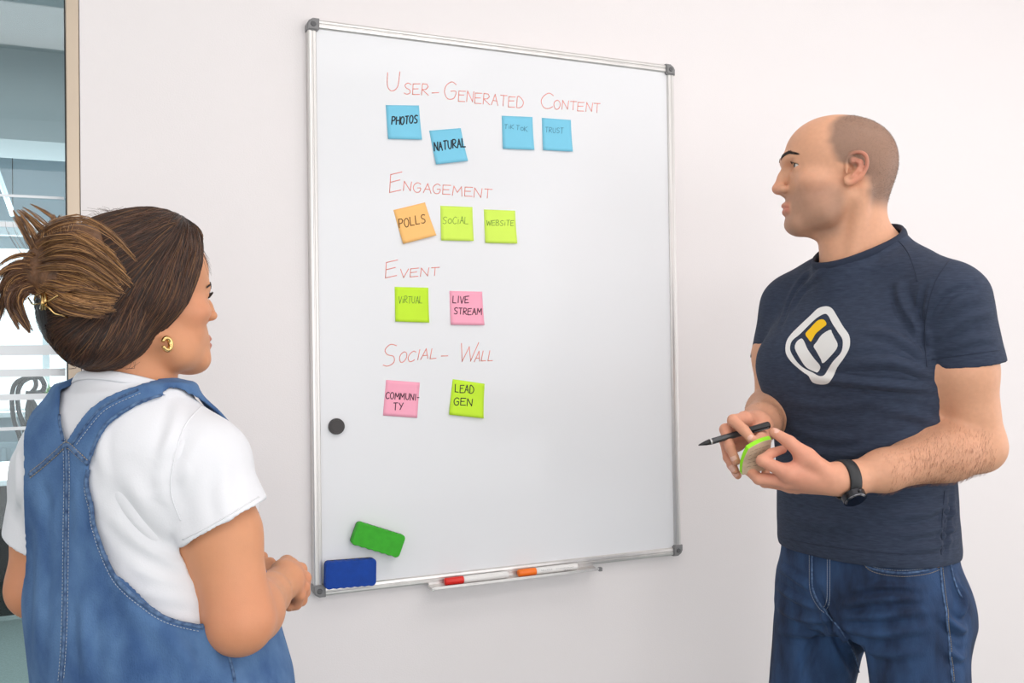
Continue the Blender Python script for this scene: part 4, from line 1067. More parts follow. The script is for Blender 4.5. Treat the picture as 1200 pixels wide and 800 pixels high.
stitches('side_stitching', [(1103, 654), (1107, 690), (1111, 720), (1114, 755), (1118, 799)], tj, M_thread_o, jeans)
seam('inseam', [(968, 718), (985, 738), (1000, 765), (1008, 795)], tj, .0016, M_jseam, jeans)
seam('back_pocket', [(1117, 645), (1113, 655), (1118, 680), (1127, 700)], tj, .0018, M_jseam, jeans)
q = drape([(1098, 663)], tj, .001)
if q:
    bm = bmesh.new(); bmesh.ops.create_uvsphere(bm, u_segments=14, v_segments=8, radius=.0038)
    for v_ in bm.verts: v_.co = v_.co+Vector(q[0])
    bm_obj('rivet', bm, mat('copper_rivet', (196, 148, 84), .3, metal=1), jeans, True)
for a_ in (anL, anR): shoe(Fr((a_[0]-.02, a_[1], 0), -97.3), 0, man, M_shoe, M_sole)

# watch (worn: moves with the wearer, a part)
ax = (hw-wrL)*.7+(wrL-elL)*.03; ax /= np.linalg.norm(ax); wc = P(990.5, 562, 1.616)
e1 = np.cross(ax, [0, 0, 1.]); e1 /= np.linalg.norm(e1); e2 = np.cross(ax, e1)
if e2[2] > 0: e2 = -e2
dirn = -FW*.85+np.array([0, 0, -1.])*.9; dirn -= ax*(dirn@ax); dirn /= np.linalg.norm(dirn); sd = np.cross(ax, dirn)
def ringv(r1, r2, wdt, m, name, parent, n=48):
    v, f = [], []
    for i in range(n):
        a = 2*math.pi*i/n; dd = dirn*math.cos(a)+sd*math.sin(a)
        for (rr_, t) in ((r1, -wdt), (r2, -wdt*.9), (r2, wdt*.9), (r1, wdt)): v.append(wc+dd*rr_+ax*t)
    for i in range(n):
        for k_ in range(4): f.append((i*4+k_, i*4+(k_+1) % 4, ((i+1) % n)*4+(k_+1) % 4, ((i+1) % n)*4+k_))
    return link(name, me_from(v, f), m, parent, True)
wt = thing('wristwatch', tuple(wc), None, None); del wt
M_strap = mat('watch_strap_rubber', (38, 39, 42), .55)
watch = ringv(.0315, .0345, .0110, M_strap, 'wristwatch', man)
fcx = wc+dirn*.0360
def disc(c_, r_, h_, m, name, parent, bev=.0008):
    bm = bmesh.new(); bmesh.ops.create_cone(bm, cap_ends=True, segments=48, radius1=r_, radius2=r_*.96, depth=h_)
    rot = Matrix((tuple(ax), tuple(sd), tuple(dirn))).transposed()
    for v_ in bm.verts: v_.co = rot @ v_.co+Vector(c_)
    return bm_obj(name, bm, m, parent)
disc(fcx, .0205, .010, mat('gunmetal', (70, 70, 74), .25, metal=1), 'watch_case', watch)
disc(fcx+dirn*.0055, .0185, .0015, mat('bezel_steel', (120, 120, 124), .2, metal=1), 'bezel', watch)
disc(fcx+dirn*.0065, .0165, .0015, mat('black_glass', (8, 8, 10), .05, coat=1), 'watch_glass', watch)
tube('crown_button', [fcx+sd*.020, fcx+sd*.0235], .0022, mat('gunmetal_button', (90, 90, 94), .3, metal=1), watch)

# pen and sticky pad
pa, pm, pe = P(818.5, 521.5, 1.664), P(866, 507.5, 1.673), P(901.5, 497.5, 1.684)
pen = thing('pen', tuple(pm), 'slim dark grey pen held between the fingers of the far hand', 'pen')
d_ = (pe-pa); Lp = np.linalg.norm(d_); d_ /= Lp; at = lambda t: pa+d_*Lp*t
M_pen = mat('pen_barrel', (52, 52, 56), .35, coat=.4); M_pen2 = mat('pen_tip_black', (22, 20, 22), .4); M_ring_ = mat('pen_ring', (198, 196, 196), .3, metal=.6)
tube('tip', [at(0), at(.02), at(.10), at(.16)], [.0008, .0016, .0042, .0052], M_pen2, pen, 16)
tube('ring', [at(.160), at(.162), at(.186), at(.188)], [.0050, .0056, .0056, .0050], M_ring_, pen, 16)
tube('ring', [at(.215), at(.235)], [.0054, .0054], M_pen2, pen, 16)
tube('barrel', [at(.188), at(.20), at(.66), at(.665)], [.0052, .0055, .0058, .0055], M_pen, pen, 16)
tube('cap', [at(.66), at(.665), at(.985), at(1)], [.0058, .0064, .0066, .0055], M_pen2, pen, 16)
cl = np.cross(d_, FW); cl /= np.linalg.norm(cl); cl = -cl if cl[2] > 0 else cl
v, f = tube_geo([at(.97)-FW*.005+cl*.003, at(.95)-FW*.0095+cl*.004, at(.72)-FW*.0088+cl*.004], .0013, 6)
link('clip', me_from(v, f), M_pen, pen, True)
pad = thing('sticky_pad', tuple(P(886, 535, 1.64)), 'small neon green pad of sticky notes held between both hands', 'sticky pad')
TRp, TLp, BLp, BRp = P(904, 514.5, 1.634), P(877, 526, 1.614), P(869.5, 556, 1.630), P(900, 549, 1.646)
tv = (P(874.2, 522.0, 1.618)-P(877, 526, 1.614))*1.0
def padgrid(o0, o1, name, m, parent, u=(0, 1), w2=(0, 1)):
    nx = ny = 10; v, f = [], []
    for lay in (o0, o1):
        for j in range(ny+1):
            for i in range(nx+1):
                s_, t_ = u[0]+(u[1]-u[0])*i/nx, w2[0]+(w2[1]-w2[0])*j/ny
                p = (TLp*(1-s_)+TRp*s_)*(1-t_)+(BLp*(1-s_)+BRp*s_)*t_
                p = p+(UP*.0035*math.sin(math.pi*s_)*(1-t_)-RT*.0035*math.sin(math.pi*t_)*(1-s_))-FW*.004*math.sin(math.pi*s_)
                v.append(p+tv*lay)
    n1 = (nx+1)*(ny+1)
    for j in range(ny):
        for i in range(nx): a = j*(nx+1)+i; f += [(a, a+nx+1, a+nx+2, a+1), (n1+a, n1+a+1, n1+a+nx+2, n1+a+nx+1)]
    rim = [i for i in range(nx+1)]+[j*(nx+1)+nx for j in range(1, ny+1)]+[ny*(nx+1)+i for i in range(nx-1, -1, -1)]+[j*(nx+1) for j in range(ny-1, 0, -1)]
    for k_ in range(len(rim)): a, b = rim[k_], rim[(k_+1) % len(rim)]; f.append((a, b, n1+b, n1+a))
    return link(name, me_from(v, f), m, parent)
padgrid(0.02, 1, 'green_sheets', mat('neon_green_paper', (148, 226, 30), .7), pad)
padgrid(-.10, .02, 'backing_sheet', mat('beige_backing_card', (196, 172, 146), .8, var=.1, vscale=60), pad)

v, f = [], []; rr = random.Random(3)
def on_pad(s_, t_):
    p = (TLp*(1-s_)+TRp*s_)*(1-t_)+(BLp*(1-s_)+BRp*s_)*t_
    return p+(UP*.0035*math.sin(math.pi*s_)*(1-t_)-RT*.0035*math.sin(math.pi*t_)*(1-s_))-FW*.004*math.sin(math.pi*s_)-tv*.13
for k_ in range(5):
    t0 = .18+k_*.14; s0 = .15
    while s0 < .85:
        L_ = rr.uniform(.08, .18); tube_geo([on_pad(s0, t0), on_pad(s0+L_*.5, t0+rr.uniform(-.03, .03)), on_pad(s0+L_, t0)], .00030, 4, v, f); s0 += L_+rr.uniform(.03, .08)
link('scribbles', me_from(v, f), mat('pencil_grey', (120, 104, 92), .7), pad)
# ------------------------------------------------------------------ the woman
WAZ = 46
WT = Fr((-.358, -.577, 0), WAZ)
ZM = lambda z: float(np.interp(z, [-.13, -.077, -.047, -.034, 0, .0165, .05], [-.13, -.086, -.050, -.040, -.020, -.003, .045]))
WH = Fr(P(162, 338, 1.27), 65, 3, 0); WS = .9
wom = thing('person', (-.367, -.573, 0), 'person with brown hair in a gold claw clip, white t-shirt and denim overalls', 'person')
wsR, wsL = P(236, 546, 1.222), P(66, 556, 1.335)
weR, weL = P(281, 727, 1.185), P(45, 688, 1.315)
wwR, wwL = P(322, 690, 1.375), P(262, 672, 1.50)
wst = [(.72, .0, .01, .15, .12, .12, 2.2), (.86, .03, .012, .155, .13, .135, 2.2), (.95, .03, .010, .150, .128, .125, 2.2), (1.05, .012, .006, .150, .120, .118, 2.2), (1.12, .004, .006, .142, .114, .110, 2.2), (1.19, 0, .006, .144, .114, .106, 2.3), (1.235, 0, .002, .146, .098, .104, 2.4), (1.268, 0, -.004, .142, .086, .098, 2.3), (1.30, 0, -.01, .108, .062, .085, 2.1), (1.325, 0, -.014, .072, .050, .068, 2)]
def torso_w(off):
    o = [loft(WT, wst, .02, off)]; nb = WT.w((0, -.012, 1.300))
    for s_, g in ((wsL, -1), (wsR, 1)):
        o.append(cone(nb, s_+np.array([0, 0, .006]), .042+off, .044+off, .045))
        o.append(cone(WT.w((g*.012, -.026, 1.332)), s_+np.array([0, 0, .012])-WT.d((g*.05, 0, 0)), .026+off, .034+off, .035))
        o.append(ell(WT, (g*.062, .068, 1.175), (.062+off, .05+off, .058+off), .03))
        o.append(ell(WT, (g*.058, -.055, 1.23), (.060+off, .045+off, .08+off), .04))
    return o
def arm_w(sh, el, wr, off=0):
    mid = sh+(el-sh)*.45+(RT*.006 if sh is wsR else 0); q1 = el+(wr-el)*.28
    return [cone(sh, mid, .047+off, .044+off, .022), cone(mid, el, .046+off, .040+off, .02), cone(el, q1, .039+off, .040+off, .018), cone(q1, wr+(el-wr)*.2, .040+off, .029+off, .02), cone(wr+(el-wr)*.2, wr, .029+off, .0245+off, .015)]
wops = torso_w(0)+arm_w(wsR, weR, wwR)+arm_w(wsL, weL, wwL)
NB = WT.w((0, -.010, 1.315))
wops += [cone(WH.w((0, -.020, -.070)), NB, .047, .052, .025), cone(WH.w((0, .008, -.098)), WT.w((0, .022, 1.31)), .030, .036, .025)]
for g in (-1, 1): wops.append(cone(WH.w((g*.052, -.026, -.05)), WT.w((g*.014, .048, 1.305)), .0095, .008, .015))
wops += head_ops(WH, WS, False, .93, ZM)+ear_ops(WH, WS, 1, -.006, -.020, .068)+ear_ops(WH, WS, -1, -.006, -.020, .068)
# right hand: loosely closed, seen from the back of the hand
hR = []; pR = P(336, 676, 1.408)
hR.append(cone(wwR, pR, .0245, .023, .012)); fw_ = {}
def addw(key, pts, rad, base=None, store=None):
    q = ([base] if base is not None else [])+[P(*p) for p in pts]; fw_[key] = q
    for i in range(len(q)-1): store.append(cone(q[i], q[i+1], rad[i], rad[i+1], .006 if i == 0 else .003))
for kk, mp_, pip, dip, tp, r_ in (('i', (340, 663, 1.440), (352, 667, 1.462), (354, 684, 1.463), (346, 693, 1.452), .0108), ('m', (345, 670, 1.428), (356.5, 677, 1.446), (356, 694, 1.450), (347, 701, 1.440), .0110),
                                  ('r', (346, 679, 1.416), (355.5, 688, 1.430), (353, 703, 1.437), (344, 708, 1.430), .0104), ('p', (344, 687, 1.404), (351, 697, 1.414), (347, 708, 1.424), (339, 711, 1.420), .0094)):
    b_ = P(*mp_); hR.append(cone(wwR, b_, .020, r_*1.12, .012)); addw(kk, [pip, dip, tp], [r_*1.05, r_*.95, r_*.86, r_*.74], b_, hR)
addw('t', [(330, 668, 1.41), (336, 660, 1.455), (341, 668, 1.478), (347, 678, 1.476)], [.016, .0125, .0105, .0085], None, hR)
# left hand, hidden in front of the body
pL = P(292, 672, 1.475); hR.append(cone(wwL, pL, .023, .022, .012))
for kk, (a, b, c_) in enumerate((((300, 660, 1.47), (316, 660, 1.472), (326, 668, 1.478)), ((303, 668, 1.462), (319, 670, 1.466), (328, 680, 1.47)), ((303, 677, 1.456), (318, 681, 1.46), (326, 690, 1.464)), ((300, 685, 1.45), (313, 690, 1.454), (320, 697, 1.458)))):
    b_ = P(*a); hR.append(cone(wwL, b_, .019, .0115, .012)); addw('L%d' % kk, [b, c_], [.0105, .009, .0075], b_, hR)
addw('Lt', [(284, 660, 1.49), (296, 650, 1.492), (308, 652, 1.485)], [.014, .011, .008], None, hR)
wops += hR
wskin = np.array(lin((210, 148, 110)))
def wom_skin(Q):
    L_ = WH.l(Q)/F32(WS); x, y, z = L_.T; n = len(Q); c_ = np.tile(wskin, (n, 1)); hd = sm(-np.linalg.norm(L_, axis=1), -.22, -.17)
    def mixc(m, rgb, a=1.0):
        nonlocal c_; t = (np.clip(m, 0, 1)*a)[:, None]; c_ = c_*(1-t)+np.array(lin(rgb))*t
    mixc(blob(np.abs(z+.087)/.0115, 1)*sm(.0235-np.abs(x), 0, .004)*sm(y, .090, .098)*hd, (178, 92, 84), .8)
    mixc(blob(np.sqrt((y-.06)**2+(z+.04)**2)/.035, 1)*sm(np.abs(x), .03, .05)*hd, (226, 142, 116), .25)
    mixc(blob(np.linalg.norm(Q-P(352, 685, 1.43).astype(F32), axis=1)/.035, 1), (216, 138, 108), .5)
    for e in (weR, weL): mixc(blob(np.linalg.norm(Q-e.astype(F32), axis=1)/.06, 1), (208, 128, 98), .45)
    return c_
body_w = sculpt('body', wops, (-.66, -.86, .86), (.02, -.24, 1.64), .0022, mat=M_skin_w, parent=wom, post=lambda Q, d: np.maximum(d, (.90-Q[:, 2]).astype(F32)))
keep_largest(body_w); paint(body_w, wom_skin); trw = bvh(body_w)
for g in (-1, 1):
    eyeball(WH, WS, g, (.1, 1, .05), wom, (60, 40, 28), 'eye_brown', ZM)
    brow(WH, WS, g, [(.012, .1065, -.002), (.022, .105, .002), (.034, .099, .004), (.047, .084, -.001)], wom, M_hair_d, 200, .0024, .007, tree=trw)
    lashes(WH, WS, g, wom, M_hair_d, 40, .0105, ZM)
for kk in ('i', 'm', 'r', 'p'): nail(fw_[kk][-2], fw_[kk][-1], RT*.6-FW*.2-UP*.5, .0070, .010, wom, M_nail)

# hoop earring
ec = P(195.5, 403, 1.222); en = WH.d((1, .35, .1)); en /= np.linalg.norm(en); e1 = np.cross(en, [0, 0, 1.]); e1 /= np.linalg.norm(e1); e2 = np.cross(en, e1)
for g in (1, -1):
    cc = ec if g > 0 else WH.w((-.070, -.002, -.0625))
    tube('earring', [cc+e1*.0072*math.cos(a)+e2*.0078*math.sin(a) for a in np.linspace(.3, 5.9, 30)], [.0022+.0016*math.sin(math.pi*i/29) for i in range(30)], M_gold, wom, 12)

# white t-shirt
wslR, wslL = P(262, 613, 1.205), P(35, 633, 1.325)
def pn(a, b):
    n_ = np.cross(b-a, FW); n_ /= np.linalg.norm(n_); return n_ if n_[2] < 0 else -n_
wnR = pn(P(215, 641, 1.2), P(308, 590, 1.2)); wnL = pn(P(16, 606, 1.32), P(39, 661, 1.32))
wnL = np.array([0, 0, -1.])*.8+wnL*.5; wnL /= np.linalg.norm(wnL)
wslv = [cone(wsR+(0, 0, .002), wslR+(wslR-wsR)*.35, .0570, .0640, .03), cone(wsL+(0, 0, .002), wsL+(weL-wsL)*.75, .0550, .0580, .03)]
wcuts = ((wslR, wnR), (wslL, wnL))
wcolC = WT.w((0, -.012, 1.340)); wcolT = Fr(wcolC, WAZ, -20)
w_top = torso_w(.0075)+[cone(WH.w((0, -.020, -.070)), NB, .057, .062, .025), cone(WH.w((0, .008, -.098)), WT.w((0, .022, 1.31)), .040, .046, .025)]
def cut_wtee(Q, d):
    d = sleeve_union(Q, d, wslv, wcuts)
    d = d+F32(.0018)*noise3(Q, 24, 12)+F32(.0010)*noise3(Q*np.array([1, 1, 2], F32), 55, 13)
    d = np.maximum(d, -(d+F32(.0052)))
    d = np.maximum(d, sleeve_bore(Q, wslv, wcuts, .0045))
    d = np.maximum(d, (.98-Q[:, 2]).astype(F32)); q = wcolT.l(Q)
    return np.maximum(d, np.minimum(q[:, 2], F32(.095)-np.sqrt(q[:, 0]**2+q[:, 1]**2))).astype(F32)
wtee = sculpt('t_shirt', w_top, (-.62, -.86, .96), (-.10, -.36, 1.45), .0026, post=cut_wtee, mat=M_white_tee, parent=wom)
keep_largest(wtee); relax(wtee, 5); tw = bvh(wtee)
wrinkle(wtee, [([(215, 640), (200, 600), (185, 570)], .014, .004), ([(185, 590), (200, 560), (225, 545)], .013, .0025), ([(150, 560), (175, 600), (205, 632)], .012, .004),
    ([(130, 600), (170, 640), (225, 670)], .010, .003), ([(150, 655), (190, 680), (235, 690)], .010, .0035), ([(165, 690), (200, 700), (238, 705)], .008, .003), ([(120, 560), (150, 600), (180, 650)], .016, -.0025),
    ([(225, 500), (205, 540), (200, 590)], .010, -.003), ([(270, 615), (262, 580), (266, 545)], .010, .003), ([(210, 470), (200, 510), (190, 540)], .008, .003), ([(20, 530), (22, 570), (20, 600)], .007, .004), ([(120, 500), (118, 530), (122, 560)], .008, .002)], tw)
tw = bvh(wtee)
seam('sleeve_hem', [(214, 632), (240, 619), (270, 602), (303, 582)], tw, .0009, M_white_tee, wtee, off=.0003)
seam('armhole_seam', [(237, 475), (216, 500), (205, 535), (200, 575), (212, 610)], tw, .0009, M_white_tee, wtee, off=.0004)
ring = []
for i in range(48):
    a = 2*math.pi*i/48; p = wcolT.w((math.sin(a)*.12, math.cos(a)*.12, -.004)); c0 = wcolT.w((0, 0, -.004)); uo = (p-c0)/np.linalg.norm(p-c0); h_ = tw.ray_cast(Vector(c0), Vector(uo))
    ring.append(np.array(h_[0])+uo*.0055 if h_[0] is not None else wcolT.w((math.sin(a)*.06, math.cos(a)*.06, 0)))
ring = np.array(ring); ring = sum(np.roll(ring, k_, 0) for k_ in range(-2, 3))/5; v, f = [], []
for i in range(48):
    t = ring[(i+1) % 48]-ring[i-1]; t /= np.linalg.norm(t); out = ring[i]-wcolC; out[2] = 0; out /= np.linalg.norm(out); a = wcolT.d((0, 0, -1))+out*.25; a -= t*(a@t); a /= np.linalg.norm(a); b = np.cross(t, a)
    for k_ in range(8): an = 2*math.pi*k_/8; v.append(ring[i]+a*(.0075*math.cos(an)+.003)+b*math.sin(an)*.0024+out*.0006)
for i in range(48):
    for k_ in range(8): f.append((i*8+k_, i*8+(k_+1) % 8, ((i+1) % 48)*8+(k_+1) % 8, ((i+1) % 48)*8+k_))
link('collar', me_from(v, f), M_white_tee, wom, True)

# denim overalls: straps, yoke and scooped armholes traced on the back, mirrored about the centre seam
def loc(px):
    return [WT.l(np.array([q]))[0] for q in drape(px, tw, 0)]
outer_ = loc([(203, 462.5), (196, 461.5), (162, 475), (127, 499), (112.6, 525), (107, 544), (105, 560), (111, 590), (115, 617), (139, 666), (176, 700), (203, 717), (240, 727)])
inner_ = loc([(170, 452.5), (162, 453), (127, 465.6), (108, 480), (79.4, 521)])
XS = min(q[0] for q in inner_) if inner_ else 0
zo = np.array(sorted([(q[2], abs(q[0]-XS*0)) for q in outer_])); zi = np.array(sorted([(q[2], abs(q[0])) for q in inner_]))
zi[0, 1] = 0
dst = [(.02, .02, .0, .19, .16, .16, 2.1), (.70, .02, .005, .200, .165, .165, 2.1), (.86, .036, .010, .180, .160, .158, 2.1), (.95, .042, .010, .164, .150, .146, 2.1), (1.03, .026, .006, .155, .142, .138, 2.1), (1.12, .010, .006, .149, .140, .124, 2.2), (1.19, .006, .006, .151, .126, .119, 2.3), (1.235, .004, .002, .150, .110, .116, 2.4), (1.28, 0, -.004, .142, .095, .106, 2.3), (1.335, 0, -.01, .09, .06, .08, 2)]
d_ops = torso_w(.0145)+[loft(WT, dst[2:], .02)]
for g in (-1, 1): d_ops += [cone(WT.w((g*.095+.02, 0, .86)), WT.w((g*.12+.02, .02, .48)), .105, .088, .03), cone(WT.w((g*.12+.02, .02, .48)), WT.w((g*.13+.02, 0, .10)), .088, .085, .03)]
def denim_cut(Q, d):
    q = WT.l(Q); x, y, z = np.abs(q[:, 0]), q[:, 1], q[:, 2]
    d = d+F32(.0022)*noise3(Q*np.array([1, 1, .5], F32), 26, 21)
    d = np.maximum(d, -(d+F32(.0065)))
    zb = np.where(y < .0, 1, 0)
    xo_b = np.interp(z, zo[:, 0], zo[:, 1]); xo_b = np.where(z < zo[0, 0], .16+(zo[0, 0]-z)*8, xo_b)
    xi_b = np.interp(z, zi[:, 0], zi[:, 1]); xi_b = np.where(z < zi[0, 0], -.1, xi_b)
    xo_f = np.interp(z, [1.00, 1.03, 1.08, 1.14, 1.22, 1.30, 1.40], [.30, .17, .125, .108, .105, .110, .105]); xi_f = np.interp(z, [1.20, 1.205, 1.30, 1.38], [-.1, .055, .070, .062])
    lf = q[:, 0] < 0
    xl = np.interp(z, [.98, 1.04, 1.10, 1.236, 1.26, 1.291, 1.308, 1.33, 1.36], [.22, .13, .088, .066, .069, .082, .090, .092, .088]); xo_b = np.where(lf, xl, xo_b)
    xm = np.interp(z, [1.272, 1.274, 1.313, 1.331, 1.36], [-.1, .001, .028, .038, .050]); xi_b = np.where(lf, xm, xi_b)
    t = np.clip((y+.03)/.06, 0, 1); xo = xo_b*(1-t)+xo_f*t; xi = xi_b*(1-t)+xi_f*t
    reg = np.maximum(x-xo, xi-x).astype(F32)
    return np.maximum(np.maximum(d, reg), .05-Q[:, 2]).astype(F32)
den = sculpt('denim_overalls', d_ops, (-.70, -.90, .03), (.02, -.24, 1.44), .0026, post=denim_cut, mat=M_denim, parent=wom)
keep_largest(den, .01); relax(den, 5); td = bvh(den)
wrinkle(den, [([(150, 700), (190, 740), (230, 790)], .014, .004), ([(215, 730), (235, 765), (240, 798)], .010, -.004), ([(120, 640), (150, 700), (165, 780)], .014, .003), ([(255, 760), (285, 780), (320, 785)], .012, -.003), ([(98, 700), (100, 750), (104, 798)], .010, .004), ([(45, 600), (46, 680), (42, 780)], .012, .003), ([(85, 560), (92, 600), (90, 640)], .008, .002), ([(50, 565), (56, 590), (52, 620)], .008, -.002)], td)
td = bvh(den)
M_dseam = M_denim_d
seam('yoke_seam', [(36, 556), (50, 545), (66, 531), (78.5, 521.5), (92, 532), (108, 548)], td, .0034, M_dseam, den, off=.0004)
for dy in (-3.6, 3.6): stitches('yoke_stitching', [(36, 556+dy), (50, 545+dy), (66, 531+dy), (78.5, 521.5+dy), (92, 532+dy), (107, 546+dy)], td, M_thread_o, den)
seam('centre_seam', [(78, 524), (79, 560), (78, 620), (77, 700), (75, 760), (72, 799)], td, .0024, M_dseam, den, off=.0004)
for dx in (-3.2, 3.2): stitches('centre_stitching', [(78+dx, 524), (79+dx, 560), (78+dx, 620), (77+dx, 700), (75+dx, 760), (72+dx, 799)], td, M_thread, den)
for nm, pp in (('armhole_binding', [(103, 550), (101, 568), (107, 594), (111, 620), (134, 675), (171, 710), (201, 727), (238, 735)]), ('strap_edge', [(192, 462), (160, 472.5), (125, 496), (110, 522), (104, 541)]), ('strap_edge', [(162, 456.5), (131, 470.5), (113, 484), (85, 520)]), ('strap_edge', [(74, 517), (69, 490), (73, 470)])):
    seam(nm, pp, td, .0028 if nm[0] == 'a' else .0018, M_dseam, den, off=.0004)
    stitches('edge_stitching', [(a+2.5*(1 if nm[0] != 'a' else -.6), b+4.5) for a, b in pp], td, M_thread, den)
seam('side_seam', [(268, 768), (272, 785), (275, 799)], td, .002, M_dseam, den)
for g in (-1, 1):
    a_ = WT.w((g*.13+.02, 0, .08)); shoe(Fr((a_[0], a_[1], 0), WAZ), 0, wom, mat('white_canvas', (228, 226, 222), .8), M_sole)

# ------------------------------------------------------------------ hair
M_h1 = mat('dark_brown_hair', (52, 33, 24), .36, spec=.6); M_h2 = mat('warm_brown_hair', (88, 56, 38), .36, spec=.6)
M_h3 = mat('light_brown_hair', (184, 136, 86), .42, spec=.6); M_h4 = mat('mid_brown_hair', (116, 80, 50), .42, spec=.6)
M_base = mat('hair_base', (36, 22, 17), .55, var=.35, vscale=120, stretch=(1, 1, .15), bump=.5, bscale=300)
hl_z = [-.13, -.098, -.078, -.055, -.036, -.018, .009, .055, .080, .095]; hl_y = [-.055, -.045, -.006, .004, .020, .034, .048, .060, .076, .13]
def hair_cut(Q, d):
    q = WH.l(Q); y, z = q[:, 1], q[:, 2]; ax_ = np.abs(q[:, 0])
    e = np.interp(z, hl_z, hl_y)+.006*(.06-np.minimum(ax_, .06))/.06
    d = d+F32(.0010)*noise3(Q*np.array([1, 1, .6], F32), 130, 31)
    return np.maximum(d, ((y-e)*.9)).astype(F32)
h_ops = [ell(WH, (.060, -.004, -.008), (.023, .034, .034), .02), ell(WH, (-.060, -.004, -.008), (.023, .034, .034), .02), ell(WH, (0, -.006, .018), (.0825, .103, .084), .02), ell(WH, (0, -.046, -.026), (.074, .084, .074), .03), ell(WH, (.030, -.070, -.062), (.045, .045, .040), .03), ell(WH, (0, .03, .045), (.072, .060, .058), .03)]
hair = sculpt('hair', h_ops, WH.w((0, -.02, 0))-.16, WH.w((0, -.02, 0))+.16, .0026, post=hair_cut, mat=M_base, parent=wom)
th = bvh(hair); rr = random.Random(21)
def strands(name, lst, m, parent):
    v, f = [], []
    for pts, r_ in lst: n = len(pts); tube_geo(pts, [r_*(.35+.65*math.sin(math.pi*min(1, (i+.6)/n))) for i in range(n)], 3, v, f, cap=False)
    return tag(link(name, me_from(v, f), m, parent, True), kind='stuff')
Qh = vcos(hair); Lh = WH.l(Qh); lists = ([], [], [])
T1 = WH.w((.020, -.088, -.090)); T2 = WH.w((.004, -.128, -.006)); T1b = WH.w((-.020, -.088, -.090))
for i in range(9500):
    k_ = rr.randrange(len(Qh)); p = Qh[k_].astype(float); l_ = Lh[k_]
    w_ = float(sm(np.array([l_[2]*1.0-l_[1]*.9]), .02, .10)[0])
    tgt = (T1 if l_[0] > -.01 else T1b)*(1-w_)+T2*w_; pts = []; n_ = rr.randint(6, 13); lift = rr.uniform(.0002, .0016); wob = rr.uniform(-.22, .22)
    for s_ in range(n_):
        h_ = th.find_nearest(Vector(p)); q = np.array(h_[0]); nn = np.array(h_[1]); pts.append(q+nn*lift*math.sin(math.pi*(s_+.3)/n_))
        d = tgt-q; L0 = np.linalg.norm(d)
        if L0 < .018: break
        d = d/L0
        if w_ < .5: d = d+np.array([0, 0, -.9])*max(0, min(1, (q[2]-T1[2])/.08))*(1-w_*2)
        d -= nn*(d@nn); d /= max(np.linalg.norm(d), 1e-6); d = d+np.cross(nn, d)*wob*.5; p = q+d*.0085
    if len(pts) > 3: lists[0 if rr.random() < .55 else (1 if rr.random() < .75 else 2)].append((pts, rr.uniform(.00028, .0006)))
for l_, m_, nm in zip(lists, (M_h1, M_h2, M_h4), ('dark_strands', 'warm_strands', 'light_strands')): strands(nm, l_, m_, hair)
# flyaways along the crown and temple
fl = []
for i in range(60):
    x0 = rr.uniform(110, 232); y0 = np.interp(x0, [110, 130, 195, 228, 235], [258, 248, 250, 270, 290]); a = P(x0, y0+3, 1.26)
    fl.append(([a, a+UP*rr.uniform(.004, .011)+RT*rr.uniform(-.012, .004), a+UP*rr.uniform(.001, .012)+RT*rr.uniform(-.035, -.008)], .00022))
for i in range(10):
    a = P(234+rr.uniform(-2, 2), 285+rr.uniform(0, 12), 1.25); fl.append(([a, a+RT*.006-UP*.010, a+RT*.014-UP*rr.uniform(.018, .035)], .0002))
for i in range(14):
    a = P(rr.uniform(80, 175), 424, 1.20); fl.append(([a, a-UP*.008-RT*rr.uniform(-.004, .012), a-UP*rr.uniform(.006, .012)-RT*rr.uniform(0, .025)], .00025))
strands('flyaway_hairs', fl, M_h2, hair)

# the twisted bun held by the clip
def bundle(guide, n, w0, w1, w2, dep=.5, r=(.0003, .0006), ms=(M_h3, M_h4, M_h2), frac=(.4, .4, .2), endj=.3):
    """strands following a pixel-and-depth guide; spread (m) at start, middle, end"""
    G = np.array(spline([P(*g) for g in guide], 8)); m_ = len(G); S = [[] for _ in ms]
    cl_ = [(rr.gauss(0, .5), rr.gauss(0, .5), rr.uniform(-.35, .35), rr.uniform(.7, 1.05)) for _ in range(max(4, n//14))]
    for i in range(int(n*1.9)):
        ca, cb, cw, ce = rr.choice(cl_); ja, jb = rr.gauss(0, .13), rr.gauss(0, .13); a, b = ca, cb; e0 = rr.uniform(0, .25); e1 = ce-abs(rr.gauss(0, endj))*.35; ph = rr.uniform(0, 6.28); am = rr.uniform(0, .0018); pts = []
        nseg = 10
        for j in range(nseg):
            t = e0+(max(e1, e0+.3)-e0)*j/(nseg-1); u = min(t, 1)*(m_-1); k_ = min(int(u), m_-2); p = G[k_]+(G[k_+1]-G[k_])*(u-k_)
            T_ = G[min(k_+2, m_-1)]-G[max(k_-1, 0)]; T_ = T_/np.linalg.norm(T_); N1 = np.cross(T_, FW); N1 /= np.linalg.norm(N1)
            w_ = np.interp(t, [0, .5, 1], [w0, w1, w2])
            aa = a+cw*t*t+ja*(1-.75*t); bb = b+jb*(1-.75*t); pts.append(p+N1*(aa*w_*2+am*math.sin(ph+t*7))-FW*(bb*w_*dep*2))
        c_ = rr.random(); q = 0
        while q < len(ms)-1 and c_ > sum(frac[:q+1]): q += 1
        S[q].append((pts, rr.uniform(*r)))
    return S
bun_sets = [[], [], [], []]
def addb(S, order=(2, 3, 1)):
    for s_, o_ in zip(S, order): bun_sets[o_] += s_
